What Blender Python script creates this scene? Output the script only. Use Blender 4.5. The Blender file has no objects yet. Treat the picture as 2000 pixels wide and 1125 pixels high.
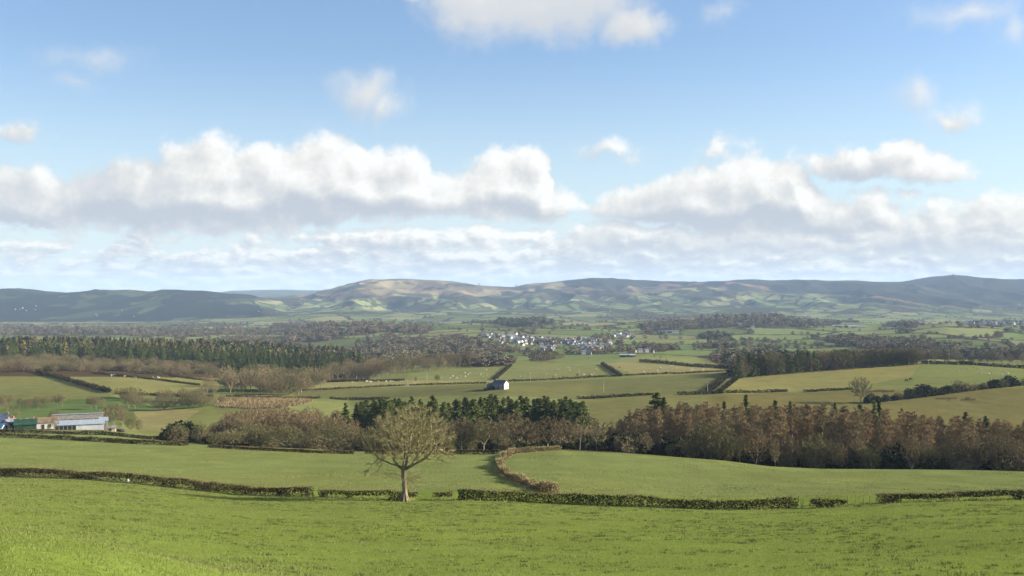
import bpy, bmesh, math, random
import numpy as np
from mathutils import Vector, Matrix
random.seed(7)
RNG = np.random.default_rng(11)
sc = bpy.context.scene
COL = sc.collection

# ---------------------------------------------------------------- survey
# Photo bearings: column px (0..2000) is a bearing tan(az) = (px-1000)/F, row py a dip angle below the eye.
F, CX, CY = 2144.0, 1000.0, 562.5
SUN_EL, SUN_AZ = math.radians(20.0), math.radians(86.0)      # azimuth measured from +Y (view) towards +X (right)
SUN_DIR = Vector((math.sin(SUN_AZ)*math.cos(SUN_EL), math.cos(SUN_AZ)*math.cos(SUN_EL), math.sin(SUN_EL)))

def lin(*c):
    c = np.array(c, float)/255.0
    return np.where(c <= .04045, c/12.92, ((c+.055)/1.055)**2.4)

# ---------------------------------------------------------------- noise
def _h(ix, iy, s):
    n = (ix.astype(np.int64)*374761393 + iy.astype(np.int64)*668265263 + s*2147483647) & 0xFFFFFFFF
    n = ((n ^ (n >> 13))*1274126177) & 0xFFFFFFFF
    return ((n ^ (n >> 16)) & 0xFFFFFF)/float(0xFFFFFF)
def vnoise(x, y, s=0):
    ix, iy = np.floor(x), np.floor(y); fx, fy = x-ix, y-iy
    fx, fy = fx*fx*(3-2*fx), fy*fy*(3-2*fy)
    a, b = _h(ix, iy, s), _h(ix+1, iy, s); c, d = _h(ix, iy+1, s), _h(ix+1, iy+1, s)
    return (a*(1-fx)+b*fx)*(1-fy)+(c*(1-fx)+d*fx)*fy
def fbm(x, y, o=4, s=0):
    t, a, n = 0, .5, 0
    for k in range(o):
        t = t + a*vnoise(x, y, s+k*17); n += a; a *= .5; x = x*2.03+11.7; y = y*2.03+5.3
    return t/n
def sstep(a, b, x):
    t = np.clip((x-a)/(b-a), 0, 1); return t*t*(3-2*t)

# ---------------------------------------------------------------- meshes
def npmesh(name, V, Q=None, T=None, mats=(), smooth=False, attr=None, midx=None):
    me = bpy.data.meshes.new(name)
    V = np.asarray(V, np.float32); me.vertices.add(len(V)); me.vertices.foreach_set('co', V.ravel())
    q = 0 if Q is None else len(Q); t = 0 if T is None else len(T)
    idx = np.concatenate([np.asarray(a, np.int32).ravel() for a in (Q, T) if a is not None and len(a)])
    tot = np.concatenate([np.full(q, 4, np.int32), np.full(t, 3, np.int32)])
    st = np.concatenate([[0], np.cumsum(tot)[:-1]]).astype(np.int32)
    me.loops.add(len(idx)); me.loops.foreach_set('vertex_index', idx)
    me.polygons.add(q+t); me.polygons.foreach_set('loop_start', st); me.polygons.foreach_set('loop_total', tot)
    me.polygons.foreach_set('use_smooth', np.full(q+t, bool(smooth)))
    for m in mats: me.materials.append(m)
    if midx is not None: me.polygons.foreach_set('material_index', np.asarray(midx, np.int32))
    if attr is not None:
        a = me.attributes.new('Col', 'FLOAT_COLOR', 'POINT')
        c = np.ones((len(V), 4), np.float32); c[:, :3] = attr
        a.data.foreach_set('color', c.ravel())
    me.update(calc_edges=True); me.validate()
    return me

def link(name, me, parent=None):
    o = bpy.data.objects.new(name, me); COL.objects.link(o)
    if parent is not None: o.parent = parent
    return o
def tag(o, label=None, cat=None, group=None, kind=None):
    if label: o['label'] = label
    if cat: o['category'] = cat
    if group: o['group'] = group
    if kind: o['kind'] = kind
    return o
def empty(name, loc, rz=0, s=1.0):
    o = bpy.data.objects.new(name, None); COL.objects.link(o)
    o.empty_display_size = .5; o.location = loc; o.rotation_euler = (0, 0, rz)
    o.scale = (s, s, s) if not hasattr(s, '__len__') else s
    return o
def copy_tree(o, parent=None):
    c = o.copy(); COL.objects.link(c); c.parent = parent
    for ch in list(o.children): copy_tree(ch, c)
    return c

class MB:
    """collects tubes, ribbons and triangles"""
    def __init__(s): s.V = []; s.Q = []; s.T = []; s.n = 0
    def add(s, V, Q=None, T=None):
        V = np.asarray(V, float)
        if Q is not None and len(Q): s.Q.append(np.asarray(Q)+s.n)
        if T is not None and len(T): s.T.append(np.asarray(T)+s.n)
        s.V.append(V); s.n += len(V)
    def tubes(s, A, B, ra, rb, k=5):
        A, B = np.atleast_2d(A).astype(float), np.atleast_2d(B).astype(float); n = len(A)
        if n == 0: return
        ra, rb = np.broadcast_to(ra, n), np.broadcast_to(rb, n)
        D = B-A; D /= np.linalg.norm(D, axis=1, keepdims=True)+1e-9
        up = np.where(np.abs(D[:, 2:3]) > .9, [[1., 0, 0]], [[0, 0, 1.]])
        U = np.cross(D, up); U /= np.linalg.norm(U, axis=1, keepdims=True)+1e-9; W = np.cross(D, U)
        th = np.arange(k)*2*math.pi/k
        ring = U[:, None]*np.cos(th)[None, :, None]+W[:, None]*np.sin(th)[None, :, None]
        V = np.concatenate([A[:, None]+ring*ra[:, None, None], B[:, None]+ring*rb[:, None, None]], 1).reshape(-1, 3)
        b = (np.arange(n)*2*k)[:, None]; i = np.arange(k)[None]; j = (i+1) % k
        s.add(V, np.stack([b+i, b+j, b+k+j, b+k+i], -1).reshape(-1, 4))
    def twigs(s, A, B, w):
        A, B = np.asarray(A, float), np.asarray(B, float); n = len(A)
        if n == 0: return
        D = B-A; R = RNG.normal(size=(n, 3)); S = np.cross(D, R); S /= np.linalg.norm(S, axis=1, keepdims=True)+1e-9
        w = np.broadcast_to(w, n)[:, None]*.5
        s.add(np.stack([A-S*w, A+S*w, B], 1).reshape(-1, 3), T=np.arange(3*n).reshape(-1, 3))
    def tris(s, C, size, up=0.0, aspect=1.0):
        """randomly turned triangles about centres C"""
        n = len(C); a = RNG.normal(size=(n, 3)); a /= np.linalg.norm(a, axis=1, keepdims=True)
        a[:, 2] += up; a /= np.linalg.norm(a, axis=1, keepdims=True)
        b = np.cross(a, RNG.normal(size=(n, 3))); b /= np.linalg.norm(b, axis=1, keepdims=True)
        z = np.broadcast_to(size, n)[:, None]
        s.add(np.stack([C-a*z*.6-b*z*.5*aspect, C-a*z*.6+b*z*.5*aspect, C+a*z*.7], 1).reshape(-1, 3), T=np.arange(3*n).reshape(-1, 3))
    def box(s, x0, x1, y0, y1, z0, z1):
        V = [(x, y, z) for z in (z0, z1) for y in (y0, y1) for x in (x0, x1)]
        s.add(V, [(0, 2, 3, 1), (4, 5, 7, 6), (0, 1, 5, 4), (2, 6, 7, 3), (0, 4, 6, 2), (1, 3, 7, 5)])
    def get(s):
        return (np.concatenate(s.V), np.concatenate(s.Q) if s.Q else None, np.concatenate(s.T) if s.T else None)
    def mesh(s, name, *mats, smooth=False):
        V, Q, T = s.get(); return npmesh(name, V, Q, T, mats, smooth)

# ---------------------------------------------------------------- node helpers
class NT:
    def __init__(s, tree): s.t = tree; s.N = tree.nodes; s.L = tree.links
    def put(s, sock, v):
        if v is None: return
        if isinstance(v, bpy.types.NodeSocket): s.L.new(v, sock)
        else:
            try: sock.default_value = v
            except Exception: sock.default_value = tuple(v)+(1.0,)
    def m(s, op, a, b=None, c=None, clamp=False):
        n = s.N.new('ShaderNodeMath'); n.operation = op; n.use_clamp = clamp
        for i, v in enumerate((a, b, c)): s.put(n.inputs[i], v)
        return n.outputs[0]
    def v(s, op, a, b=None, c=None, out=0):
        n = s.N.new('ShaderNodeVectorMath'); n.operation = op
        for i, x in enumerate((a, b, c)):
            if x is not None: s.put(n.inputs[i], x)
        return n.outputs[out]
    def noise(s, vec, scale, detail=4, rough=.55, dim='3D', out=0, dist=0):
        n = s.N.new('ShaderNodeTexNoise'); n.noise_dimensions = dim
        if vec is not None: s.L.new(vec, n.inputs['Vector'])
        n.inputs['Scale'].default_value = scale; n.inputs['Detail'].default_value = detail; n.inputs['Roughness'].default_value = rough
        n.inputs['Distortion'].default_value = dist
        return n.outputs[out]
    def mix(s, f, a, b, mode='MIX'):
        n = s.N.new('ShaderNodeMix'); n.data_type = 'RGBA'; n.blend_type = mode
        s.put(n.inputs[0], f); s.put(n.inputs[6], a); s.put(n.inputs[7], b)
        return n.outputs[2]
    def ss(s, x, a, b, lo=0.0, hi=1.0):
        n = s.N.new('ShaderNodeMapRange'); n.interpolation_type = 'SMOOTHSTEP'
        for i, q in enumerate((x, a, b, lo, hi)): s.put(n.inputs[i], q)
        return n.outputs[0]
    def comb(s, x, y, z=0.0):
        n = s.N.new('ShaderNodeCombineXYZ')
        for i, q in enumerate((x, y, z)): s.put(n.inputs[i], q)
        return n.outputs[0]
    def sep(s, v):
        n = s.N.new('ShaderNodeSeparateXYZ'); s.L.new(v, n.inputs[0]); return n.outputs

def material(name, base, rough=.9, spec=.1):
    m = bpy.data.materials.new(name); m.use_nodes = True
    b = m.node_tree.nodes['Principled BSDF']; t = NT(m.node_tree)
    b.inputs['Roughness'].default_value = rough; b.inputs['Specular IOR Level'].default_value = spec
    if base is not None: b.inputs['Base Color'].default_value = tuple(base)+(1,)
    return m, t, b

def plant_material(name, c1, c2, var=.35, c3=None, transl=0.0):
    """two-tone matte plant matter: each twig or leaf picks its tone, each tree its own lightness"""
    m, t, b = material(name, None, .95, .05)
    g = t.N.new('ShaderNodeNewGeometry'); oi = t.N.new('ShaderNodeObjectInfo')
    c = t.mix(g.outputs['Random Per Island'], c1, c2)
    if c3 is not None: c = t.mix(t.ss(oi.outputs['Random'], .35, .9), c, t.mix(.75, c, c3))
    k = t.m('MULTIPLY_ADD', t.m('FRACT', t.m('MULTIPLY', oi.outputs['Random'], 7.31)), 2*var, 1-var)
    c = t.mix(1.0, c, t.comb(k, k, k), 'MULTIPLY')
    t.L.new(c, b.inputs['Base Color'])
    if transl:
        tr = t.N.new('ShaderNodeBsdfTranslucent'); t.L.new(c, tr.inputs[0])
        mx = t.N.new('ShaderNodeMixShader'); mx.inputs[0].default_value = transl
        t.L.new(b.outputs[0], mx.inputs[1]); t.L.new(tr.outputs[0], mx.inputs[2])
        t.L.new(mx.outputs[0], t.N['Material Output'].inputs[0])
    return m

def noisy_material(name, c1, c2, scale=3.0, rough=.8, spec=.2, bump=0.0):
    m, t, b = material(name, None, rough, spec)
    tc = t.N.new('ShaderNodeTexCoord')
    n = t.noise(tc.outputs['Object'], scale, 5)
    t.L.new(t.mix(t.ss(n, .3, .7), c1, c2), b.inputs['Base Color'])
    if bump:
        bp = t.N.new('ShaderNodeBump'); bp.inputs['Strength'].default_value = bump; bp.inputs['Distance'].default_value = .05
        t.L.new(n, bp.inputs['Height']); t.L.new(bp.outputs[0], b.inputs['Normal'])
    return m
# ---------------------------------------------------------------- the lie of the land
# contour lines: each is (distance polyline, dip polyline) across the bearings
def PL(*p): return np.array(p, float)
def flat(d): return PL((0, d), (2000, d))
CONT = [
 (PL((0,24),(430,29),(700,40),(2000,46)), PL((0,1050),(100,1060),(200,1076),(430,1127),(700,1150),(1300,1150),(2000,1140))),
 (flat(62), PL((0,1042),(200,1062),(430,1092),(700,1105),(1100,1108),(1500,1105),(2000,1090))),
 (flat(100), PL((0,988),(300,1008),(600,1028),(900,1035),(1400,1040),(1700,1035),(2000,1022))),
 (PL((0,188),(300,178),(600,164),(790,156),(1100,154),(1400,150),(1650,152),(2000,164)),
  PL((0,929),(150,934),(300,946),(450,963),(600,969),(790,977),(900,973),(1000,976),(1100,981),(1250,986),(1400,992),(1550,991),(1650,986),(1720,981),(1850,976),(2000,974))),
 (flat(230), PL((0,895),(300,910),(600,925),(900,928),(1100,928),(1400,940),(1700,942),(2000,942))),
 (PL((0,335),(400,325),(700,305),(1000,302),(1200,298),(1500,288),(2000,272)),
  PL((0,857),(200,864),(400,874),(700,886),(960,886),(1000,882),(1090,880),(1200,884),(1400,898),(1500,910),(1600,915),(1800,917),(2000,923))),
 (PL((0,400),(1000,385),(2000,380)), PL((0,845),(200,848),(330,861),(450,870),(700,880),(1100,890),(1200,902),(1300,915),(1500,930),(2000,940))),
 (PL((0,440),(2000,440)), PL((0,840),(200,841),(330,855),(450,872),(900,880),(1200,895),(1500,910),(2000,915))),
 (flat(520), PL((0,826),(200,828),(270,836),(400,832),(560,840),(900,850),(1150,848),(1300,850),(1500,862),(2000,862))),
 (flat(600), PL((0,805),(250,806),(300,805),(400,798),(560,787),(680,800),(1000,797),(1150,802),(1300,795),(1500,802),(1700,812),(2000,815))),
 (flat(690), PL((0,786),(220,776),(300,785),(430,780),(575,781),(680,788),(800,775),(985,759),(1150,772),(1320,770),(1420,765),(1500,766),(1700,764),(1850,757),(2000,752))),
 (flat(800), PL((0,757),(220,752),(430,758),(575,764),(800,758),(985,749),(1200,745),(1400,740),(1460,742),(1600,738),(1800,732),(2000,735))),
 (flat(900), PL((0,735),(220,737),(430,747),(570,756),(800,746),(1000,743),(1200,735),(1430,727),(1600,722),(1800,711),(1900,714),(2000,722))),
 (flat(960), PL((0,724),(130,727),(310,732),(430,736),(570,750),(640,745),(760,740),(800,737),(1000,735),(1200,728),(1430,722),(1600,724),(2000,718))),
 (flat(1150), PL((0,707),(300,710),(500,716),(640,728),(800,722),(1000,712),(1180,710),(1300,709),(1430,716),(1700,716),(2000,708))),
 (flat(1500), PL((0,684),(300,687),(500,694),(700,708),(850,702),(1000,693),(1100,692),(1250,688),(1400,692),(1600,692),(1800,688),(2000,690))),
 (flat(1900), PL((0,672),(500,680),(700,686),(900,674),(1000,672),(1200,674),(1400,674),(1600,674),(1800,664),(2000,668))),
 (flat(2400), PL((0,662),(400,662),(600,664),(700,660),(900,650),(1100,649),(1250,655),(1500,655),(1700,650),(1850,634),(2000,645))),
 (flat(3000), PL((0,651),(300,652),(550,652),(620,638),(700,634),(850,639),(1000,638),(1200,640),(1400,628),(1500,628),(1700,640),(2000,640))),
 (flat(3400), PL((0,646),(400,645),(600,638),(700,628),(760,627),(850,634),(950,630),(1050,626),(1150,632),(1300,625),(1420,617),(1520,618),(1600,628),(1750,634),(2000,634))),
 (flat(4300), PL((0,636),(500,636),(800,636),(1200,632),(1600,634),(2000,630))),
 (flat(5200), PL((0,629),(300,629),(500,620),(620,614),(800,616),(1000,615),(1300,615),(1600,615),(1800,617),(2000,620))),
 (flat(6500), PL((0,568.5),(100,570.5),(250,570),(330,571),(400,572),(470,578),(520,590),(560,601),(650,598),(700,594),(750,598),(900,597),(1000,594),(1100,597),(1200,594),(1350,600),(1500,594),(1600,598),(1700,588),(1780,598),(2000,605))),
 (flat(7600), PL((0,578),(400,582),(500,592),(600,589),(650,579),(720,568),(800,570),(860,578),(900,572),(960,582),(1000,586),(1060,574),(1150,570),(1250,580),(1350,572),(1450,572),(1560,580),(1700,570),(1800,572),(2000,576))),
 (flat(9000), PL((0,585),(400,586),(520,583),(600,577),(630,572),(680,556),(720,548.5),(780,546.5),(850,548),(900,553),(960,558),(1000,561),(1060,553),(1120,548),(1190,543),(1250,547),(1310,552),(1370,553),(1440,545),(1500,547),(1560,545),(1640,548),(1700,552),(1760,553),(1800,546),(1830,541),(1862,537),(1890,540),(1920,545),(1960,547),(2000,547))),
 (flat(10500), PL((0,586),(520,582),(640,578),(720,566),(900,570),(1000,572),(1200,562),(1340,551.5),(1400,558),(1600,563),(1800,566),(2000,566))),
 (flat(14000), PL((0,574),(430,571.5),(450,568.5),(520,566.5),(640,568),(700,572),(2000,575))),
 (flat(17000), PL((0,576),(2000,576))),
]
PX = np.concatenate([np.arange(-1100, -40, 40), np.arange(-40, 2041, 3.0), np.arange(2080, 3101, 40)])
def geo(a, b, n): return np.exp(np.linspace(math.log(a), math.log(b), n, endpoint=False))
DR = np.concatenate([geo(1.5, 20, 40), geo(20, 320, 230), geo(320, 1600, 240), geo(1600, 5200, 170), geo(5200, 10600, 190), geo(10600, 17000, 40), [17000]])

def _pchip(xk, yk, x):
    """monotone cubic through per-column knots (K x C) at rows x"""
    h = np.diff(xk, axis=0); dl = np.diff(yk, axis=0)/h
    m = np.zeros_like(yk)
    w1 = 2*h[1:]+h[:-1]; w2 = h[1:]+2*h[:-1]
    ok = dl[:-1]*dl[1:] > 0
    with np.errstate(divide='ignore', invalid='ignore'):
        m[1:-1] = np.where(ok, (w1+w2)/(w1/dl[:-1]+w2/dl[1:]), 0)
    m[0] = dl[0]; m[-1] = dl[-1]
    out = np.zeros((len(x), xk.shape[1]))
    for c in range(xk.shape[1]):
        i = np.clip(np.searchsorted(xk[:, c], x)-1, 0, len(xk)-2)
        H = h[i, c]; t = (x-xk[i, c])/H; t2, t3 = t*t, t*t*t
        out[:, c] = (2*t3-3*t2+1)*yk[i, c]+(t3-2*t2+t)*H*m[i, c]+(-2*t3+3*t2)*yk[i+1, c]+(t3-t2)*H*m[i+1, c]
    return out
_dk = [np.zeros(len(PX))]; _zk = [np.full(len(PX), -1.7)]
for dp, yp in CONT:
    d = np.interp(PX, dp[:, 0], dp[:, 1]); y = np.interp(PX, yp[:, 0], yp[:, 1])
    _dk.append(d); _zk.append(-(y-CY)/F*d)
_zk = np.array(_zk)
# ease the contours across the bearings so no crease runs away from the eye
for k in range(1, len(_zk)):
    s = _zk[k].copy(); n = 5 if k > 20 else 9
    for _ in range(n if k not in (6,) else 3):
        s[1:-1] = .25*s[:-2]+.5*s[1:-1]+.25*s[2:]
    _zk[k] = s
Z = _pchip(np.array(_dk), _zk, DR)                       # rows x columns
XX = (PX[None]-CX)/F*DR[:, None]; YY = np.repeat(DR[:, None], len(PX), 1)
# small relief: rolling ground, then spurs and gullies on the far hills
Z += (fbm(XX/60, YY/60, 3, 3)-.5)*1.1*sstep(60, 200, YY)*(1-sstep(1500, 3000, YY))
Z += (fbm(XX/14, YY/14, 3, 8)-.5)*.35*(1-sstep(140, 200, YY))*sstep(8, 30, YY)
Z += (fbm(XX/180, YY/260, 4, 31)-.5)*7*sstep(1300, 2200, YY)*(1-sstep(5000, 5600, YY))
_sp = 1-np.abs(2*fbm(XX/520+.3*fbm(XX/300, YY/300, 2, 5), YY/1500, 4, 71)-1)
_hm = sstep(5300, 6600, YY)*(1-.75*sstep(7900, 8900, YY))*np.interp(PX, [440, 560], [.45, 1])[None]
Z += (_sp-.7)*125*_hm + (fbm(XX/200, YY/300, 4, 77)-.5)*34*_hm
Z += (fbm(XX/260, YY/400, 3, 91)-.5)*9*sstep(8000, 9000, YY)
PYG = CY-F*Z/YY                                          # dip row of each ground vertex
LDR = np.log(DR)

def H(px, d):
    px, d = np.asarray(px, float), np.asarray(d, float)
    r = np.clip(np.interp(np.log(np.maximum(d, 1.5)), LDR, np.arange(len(DR))), 0, len(DR)-1.001)
    c = np.clip(np.interp(px, PX, np.arange(len(PX))), 0, len(PX)-1.001)
    i, j = r.astype(int), c.astype(int); u, v = r-i, c-j
    return (Z[i, j]*(1-v)+Z[i, j+1]*v)*(1-u)+(Z[i+1, j]*(1-v)+Z[i+1, j+1]*v)*u
def at(px, d):
    """ground point on bearing px at distance d"""
    px, d = np.asarray(px, float), np.asarray(d, float)
    return np.stack([(px-CX)/F*d, d, H(px, d)], -1)
def hxy(x, y):
    return H(CX+F*np.asarray(x)/np.maximum(y, 1.5), y)
def dist(px, py, dmin=100, dmax=17000):
    """distance at which the ground on bearing px first dips to row py"""
    j = int(round(float(np.interp(px, PX, np.arange(len(PX))))))
    k = np.where((DR >= dmin) & (DR <= dmax))[0]; v = PYG[k, j]
    hit = np.where(v <= py)[0]
    if len(hit) == 0: return float(DR[k[np.argmin(v)]])
    i = hit[0]
    if i == 0: return float(DR[k[0]])
    f = (v[i-1]-py)/(v[i-1]-v[i]+1e-9)
    return float(DR[k[i-1]]*(1-f)+DR[k[i]]*f)

# ---------------------------------------------------------------- what grows where (surface colours; far hills also carry cloud shade)
def inpoly(px, py, P):
    r = np.zeros(px.shape, bool); n = len(P)
    for i in range(n):
        (x1, y1), (x2, y2) = P[i], P[(i+1) % n]
        if y1 == y2: continue
        c = ((y1 > py) != (y2 > py)) & (px < (x2-x1)*(py-y1)/(y2-y1)+x1); r ^= c
    return r
KG = 2.05
def alb(*c): return lin(*c)/KG
C = np.zeros(Z.shape+(3,)); PXG = np.repeat(PX[None], len(DR), 0)
C[:] = alb(138, 152, 80)
C[YY < 175] = alb(136, 156, 70)
# patchwork of hedged fields
def patch(x, y, sx, sy, s):
    gx, gy = np.floor(x/sx), np.floor(y/sy); b1 = np.full(x.shape, 1e9); b2 = b1.copy(); cid = np.zeros(x.shape)
    for ox in (-1, 0, 1):
        for oy in (-1, 0, 1):
            cx, cy = gx+ox, gy+oy
            dx = (x/sx-cx-_h(cx, cy, s)*.9-.05); dy = (y/sy-cy-_h(cx, cy, s+1)*.9-.05)
            dd = np.maximum(np.abs(dx), np.abs(dy))*.65+np.hypot(dx, dy)*.35
            b2 = np.where(dd < b1, b1, np.minimum(b2, dd)); cid = np.where(dd < b1, _h(cx, cy, s+2), cid); b1 = np.minimum(b1, dd)
    return cid, b2-b1
_a = .35
_xr, _yr = XX*math.cos(_a)-YY*math.sin(_a), XX*math.sin(_a)+YY*math.cos(_a)
cid, edge = patch(_xr, _yr, 190, 270, 5)
pal = np.array([alb(140,158,92), alb(126,150,84), alb(150,162,100), alb(118,140,80), alb(160,160,108), alb(134,152,90), alb(112,128,76), alb(146,150,98)])
far = pal[(cid*len(pal)).astype(int) % len(pal)]
wood = alb(88, 78, 62)
far = np.where((edge < .09)[..., None], wood*.9, far)
wm = (fbm(XX/420, YY/620, 4, 19) > .62) & ~((PXG > 900) & (PXG < 1260) & (YY < 2450)) & ~((PXG > 1150) & (PXG < 1460) & (YY < 1500)) & ~((PXG > 1450) & (YY < 3600))
far = np.where(wm[..., None], wood*(.8+.5*fbm(XX/40, YY/40, 2, 6)[..., None]), far)
m = sstep(1150, 1300, YY)[..., None]
C = C*(1-m)+far*m
# hills: small fields low down, bracken and pale grass higher up; heather darkened for cloud shade
rel = sstep(5600, 8300, YY)
cid2, e2 = patch(_xr, _yr, 130, 260, 15)
pal2 = np.array([alb(126,148,84), alb(142,158,96), alb(112,136,80), alb(154,160,104), alb(96,112,76), alb(134,144,90)])
low = pal2[(cid2*len(pal2)).astype(int) % len(pal2)]
low = np.where((e2 < .12)[..., None], alb(72, 74, 56), low)
n1 = fbm(XX/330, YY/520, 5, 40); n2 = fbm(XX/150, YY/260, 4, 44)
low = np.where((n2 > .56)[..., None], alb(76, 78, 58), low)
moor = np.where((n1 > .52)[..., None], alb(164, 150, 108), alb(122, 110, 82))
moor = np.where((n2 > .60)[..., None], alb(152, 116, 92), moor)
moor = np.where((n1 < .40)[..., None], alb(84, 78, 66), moor)
pyS = PYG+(n1-.5)*46+(n2-.5)*18
zoneP = np.interp(PX, [0, 430, 520, 640, 760, 900, 1000, 1100, 1300, 1450, 1600, 1700, 1800, 2000], [690, 690, 575, 585, 583, 580, 577, 571, 571, 568, 574, 588, 598, 604])
low = low*1.06
hill = np.where((pyS < zoneP[None])[..., None], moor, low)
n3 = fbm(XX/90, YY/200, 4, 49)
shaded_heath = alb(50, 55, 48)*(.55+.9*n3[..., None])  # heather, its dark tone also holding the cloud shadow on the right hills
shaded_heath = np.where(((n1 > .53) & (n3 > .5))[..., None], alb(74, 74, 54), shaded_heath)
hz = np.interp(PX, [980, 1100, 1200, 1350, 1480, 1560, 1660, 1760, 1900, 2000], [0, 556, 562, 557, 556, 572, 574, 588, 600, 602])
hill = np.where((PYG+(n1-.5)*30+(n2-.5)*26 < hz[None])[..., None], shaded_heath, hill)
shaded_ridge = alb(46, 55, 44)*(.75+.6*n2[..., None])                 # wooded left ridge, darkened to suggest cloud shadow
shaded_ridge = np.where(((cid2 > .62) & (n1 > .47))[..., None], alb(78, 90, 62)*(.8+.4*n2[..., None]), shaded_ridge)
shaded_ridge = np.where(((fbm(XX/150, YY/300, 4, 61) > .63) & (cid2 < .55))[..., None], alb(98, 110, 70), shaded_ridge)
shaded_ridge = np.where((n2 > .57)[..., None], alb(40, 47, 38), shaded_ridge)
hill = np.where(((PXG < 505+40*(n2-.5)) & (YY < 8600))[..., None], shaded_ridge, hill)
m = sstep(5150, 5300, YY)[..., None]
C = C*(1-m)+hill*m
C[YY > 10800] = alb(96, 104, 80)
FIELDS = [  # (near, far, colour, outline on the slope)
 (345, 470, (140,158,86), [(-1200,835),(-1200,866),(400,876),(700,884),(700,868),(330,845)]),
 (430, 760, (108,138,70), [(-200,780),(20,795),(-200,842),(230,832),(300,812),(420,790),(320,778),(200,776)]),
 (470, 720, (164,164,100), [(262,803),(268,840),(330,842),(390,802),(330,796)]),
 (600, 960, (138,148,78), [(-1200,700),(75,727),(215,767),(210,778),(-1200,795)]),
 (600, 980, (150,156,86), [(75,725),(215,767),(300,772),(425,762),(430,735),(200,727)]),
 (520, 760, (168,142,92), [(425,775),(520,772),(600,778),(610,786),(560,796),(500,800),(420,795)]),
 (500, 760, (140,156,86), [(560,796),(620,782),(700,776),(700,815),(560,812)]),
 (600, 960, (166,170,100), [(570,744),(570,762),(800,754),(962,750),(962,741),(800,742)]),
 (480, 960, (126,134,76), [(572,762),(575,778),(700,778),(960,772),(1140,780),(1380,768),(1425,727),(1180,741),(800,756)]),
 (480, 700, (132,138,76), [(1130,781),(1275,773),(1400,769),(1400,815),(1130,860)]),
 (850, 1250, (142,154,86), [(790,742),(800,730),(870,722),(1000,712),(1185,709),(1245,734),(1000,745)]),
 (850, 1250, (162,162,98), [(1186,710),(1250,705),(1440,722),(1425,728),(1245,735)]),
 (850, 1350, (144,158,90), [(1200,706),(1240,690),(1380,700),(1420,716),(1440,722)]),
 (640, 980, (154,156,84), [(1405,769),(1440,738),(1800,710),(1850,712),(1800,745),(1690,752),(1500,768)]),
 (640, 1000, (132,148,78), [(1800,709),(3000,725),(3000,740),(1690,752),(1780,735)]),
 (470, 760, (130,130,70), [(1390,771),(1500,767),(1690,762),(3000,745),(3000,880),(1390,870)]),
]
for d0, d1, col, P in FIELDS:
    mk = (YY > d0) & (YY < d1) & (PXG > min(p[0] for p in P)) & (PXG < max(p[0] for p in P))
    mk[mk] = inpoly(PXG[mk], PYG[mk]+(vnoise(XX[mk]/9, YY[mk]/9, 4)-.5)*1.5, P)
    C[mk] = alb(*col)
# ground under the far woods
WOODS = [ # outline of the ground they stand on, how many, near/far limits, height, share of evergreens
 ([(560,668),(560,652),(620,640),(700,632),(800,636),(850,642),(830,652),(760,650),(690,652),(640,667)], 300, 1900, 3700, (9, 14), .08),
 ([(690,690),(700,668),(780,660),(880,660),(960,668),(930,690),(880,705),(800,712),(730,712)], 220, 1100, 2300, (6, 11), .10),
 ([(860,660),(900,650),(930,668),(1000,676),(980,690),(900,690)], 46, 1300, 2400, (5, 8), .1),
 ([(950,632),(980,624),(1060,624),(1085,634),(1020,640)], 120, 2600, 3700, (10, 15), .6),
 ([(1240,640),(1300,628),(1420,618),(1520,618),(1640,634),(1560,640),(1420,640),(1300,646)], 330, 2300, 3700, (9, 14), .08),
 ([(1250,646),(1300,640),(1340,640),(1330,650)], 60, 2000, 3000, (8, 12), .4),
 ([(1365,662),(1380,655),(1420,657),(1425,663)], 70, 1700, 2500, (9, 12), .5),
 ([(1610,668),(1640,658),(1800,672),(1870,680),(1860,690),(1700,684)], 200, 1300, 2500, (8, 13), .05),
 ([(1380,700),(1450,690),(1560,700),(1600,712),(1450,722),(1410,716)], 100, 1000, 1800, (7, 12), .3),
 ([(1720,640),(1760,632),(1800,630),(1790,640)], 70, 2200, 3700, (9, 14), .4),
 ([(0,655),(0,636),(300,640),(540,648),(540,654),(300,656)], 260, 2300, 4400, (8, 13), .1),
 ([(520,640),(560,630),(660,630),(640,640)], 90, 3000, 4600, (8, 13), .1),
 ([(880,705),(940,700),(1000,712),(960,716),(900,716)], 60, 1050, 1500, (6, 10), .1),
 ([(1700,700),(1850,690),(2020,690),(2020,702),(1850,702)], 120, 1050, 1700, (7, 11), .15),
 ([(1880,628),(1940,622),(2010,628),(2010,634)], 60, 2000, 3600, (8, 12), .3),
]
for P, _, d0, d1, _, _ in WOODS:
    mk = (YY > d0) & (YY < d1) & (PXG > min(p[0] for p in P)) & (PXG < max(p[0] for p in P))
    mk[mk] = inpoly(PXG[mk], PYG[mk]+(vnoise(XX[mk]/30, YY[mk]/60, 14)-.5)*4, P)
    C[mk] = alb(94, 84, 64)*.9
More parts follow.
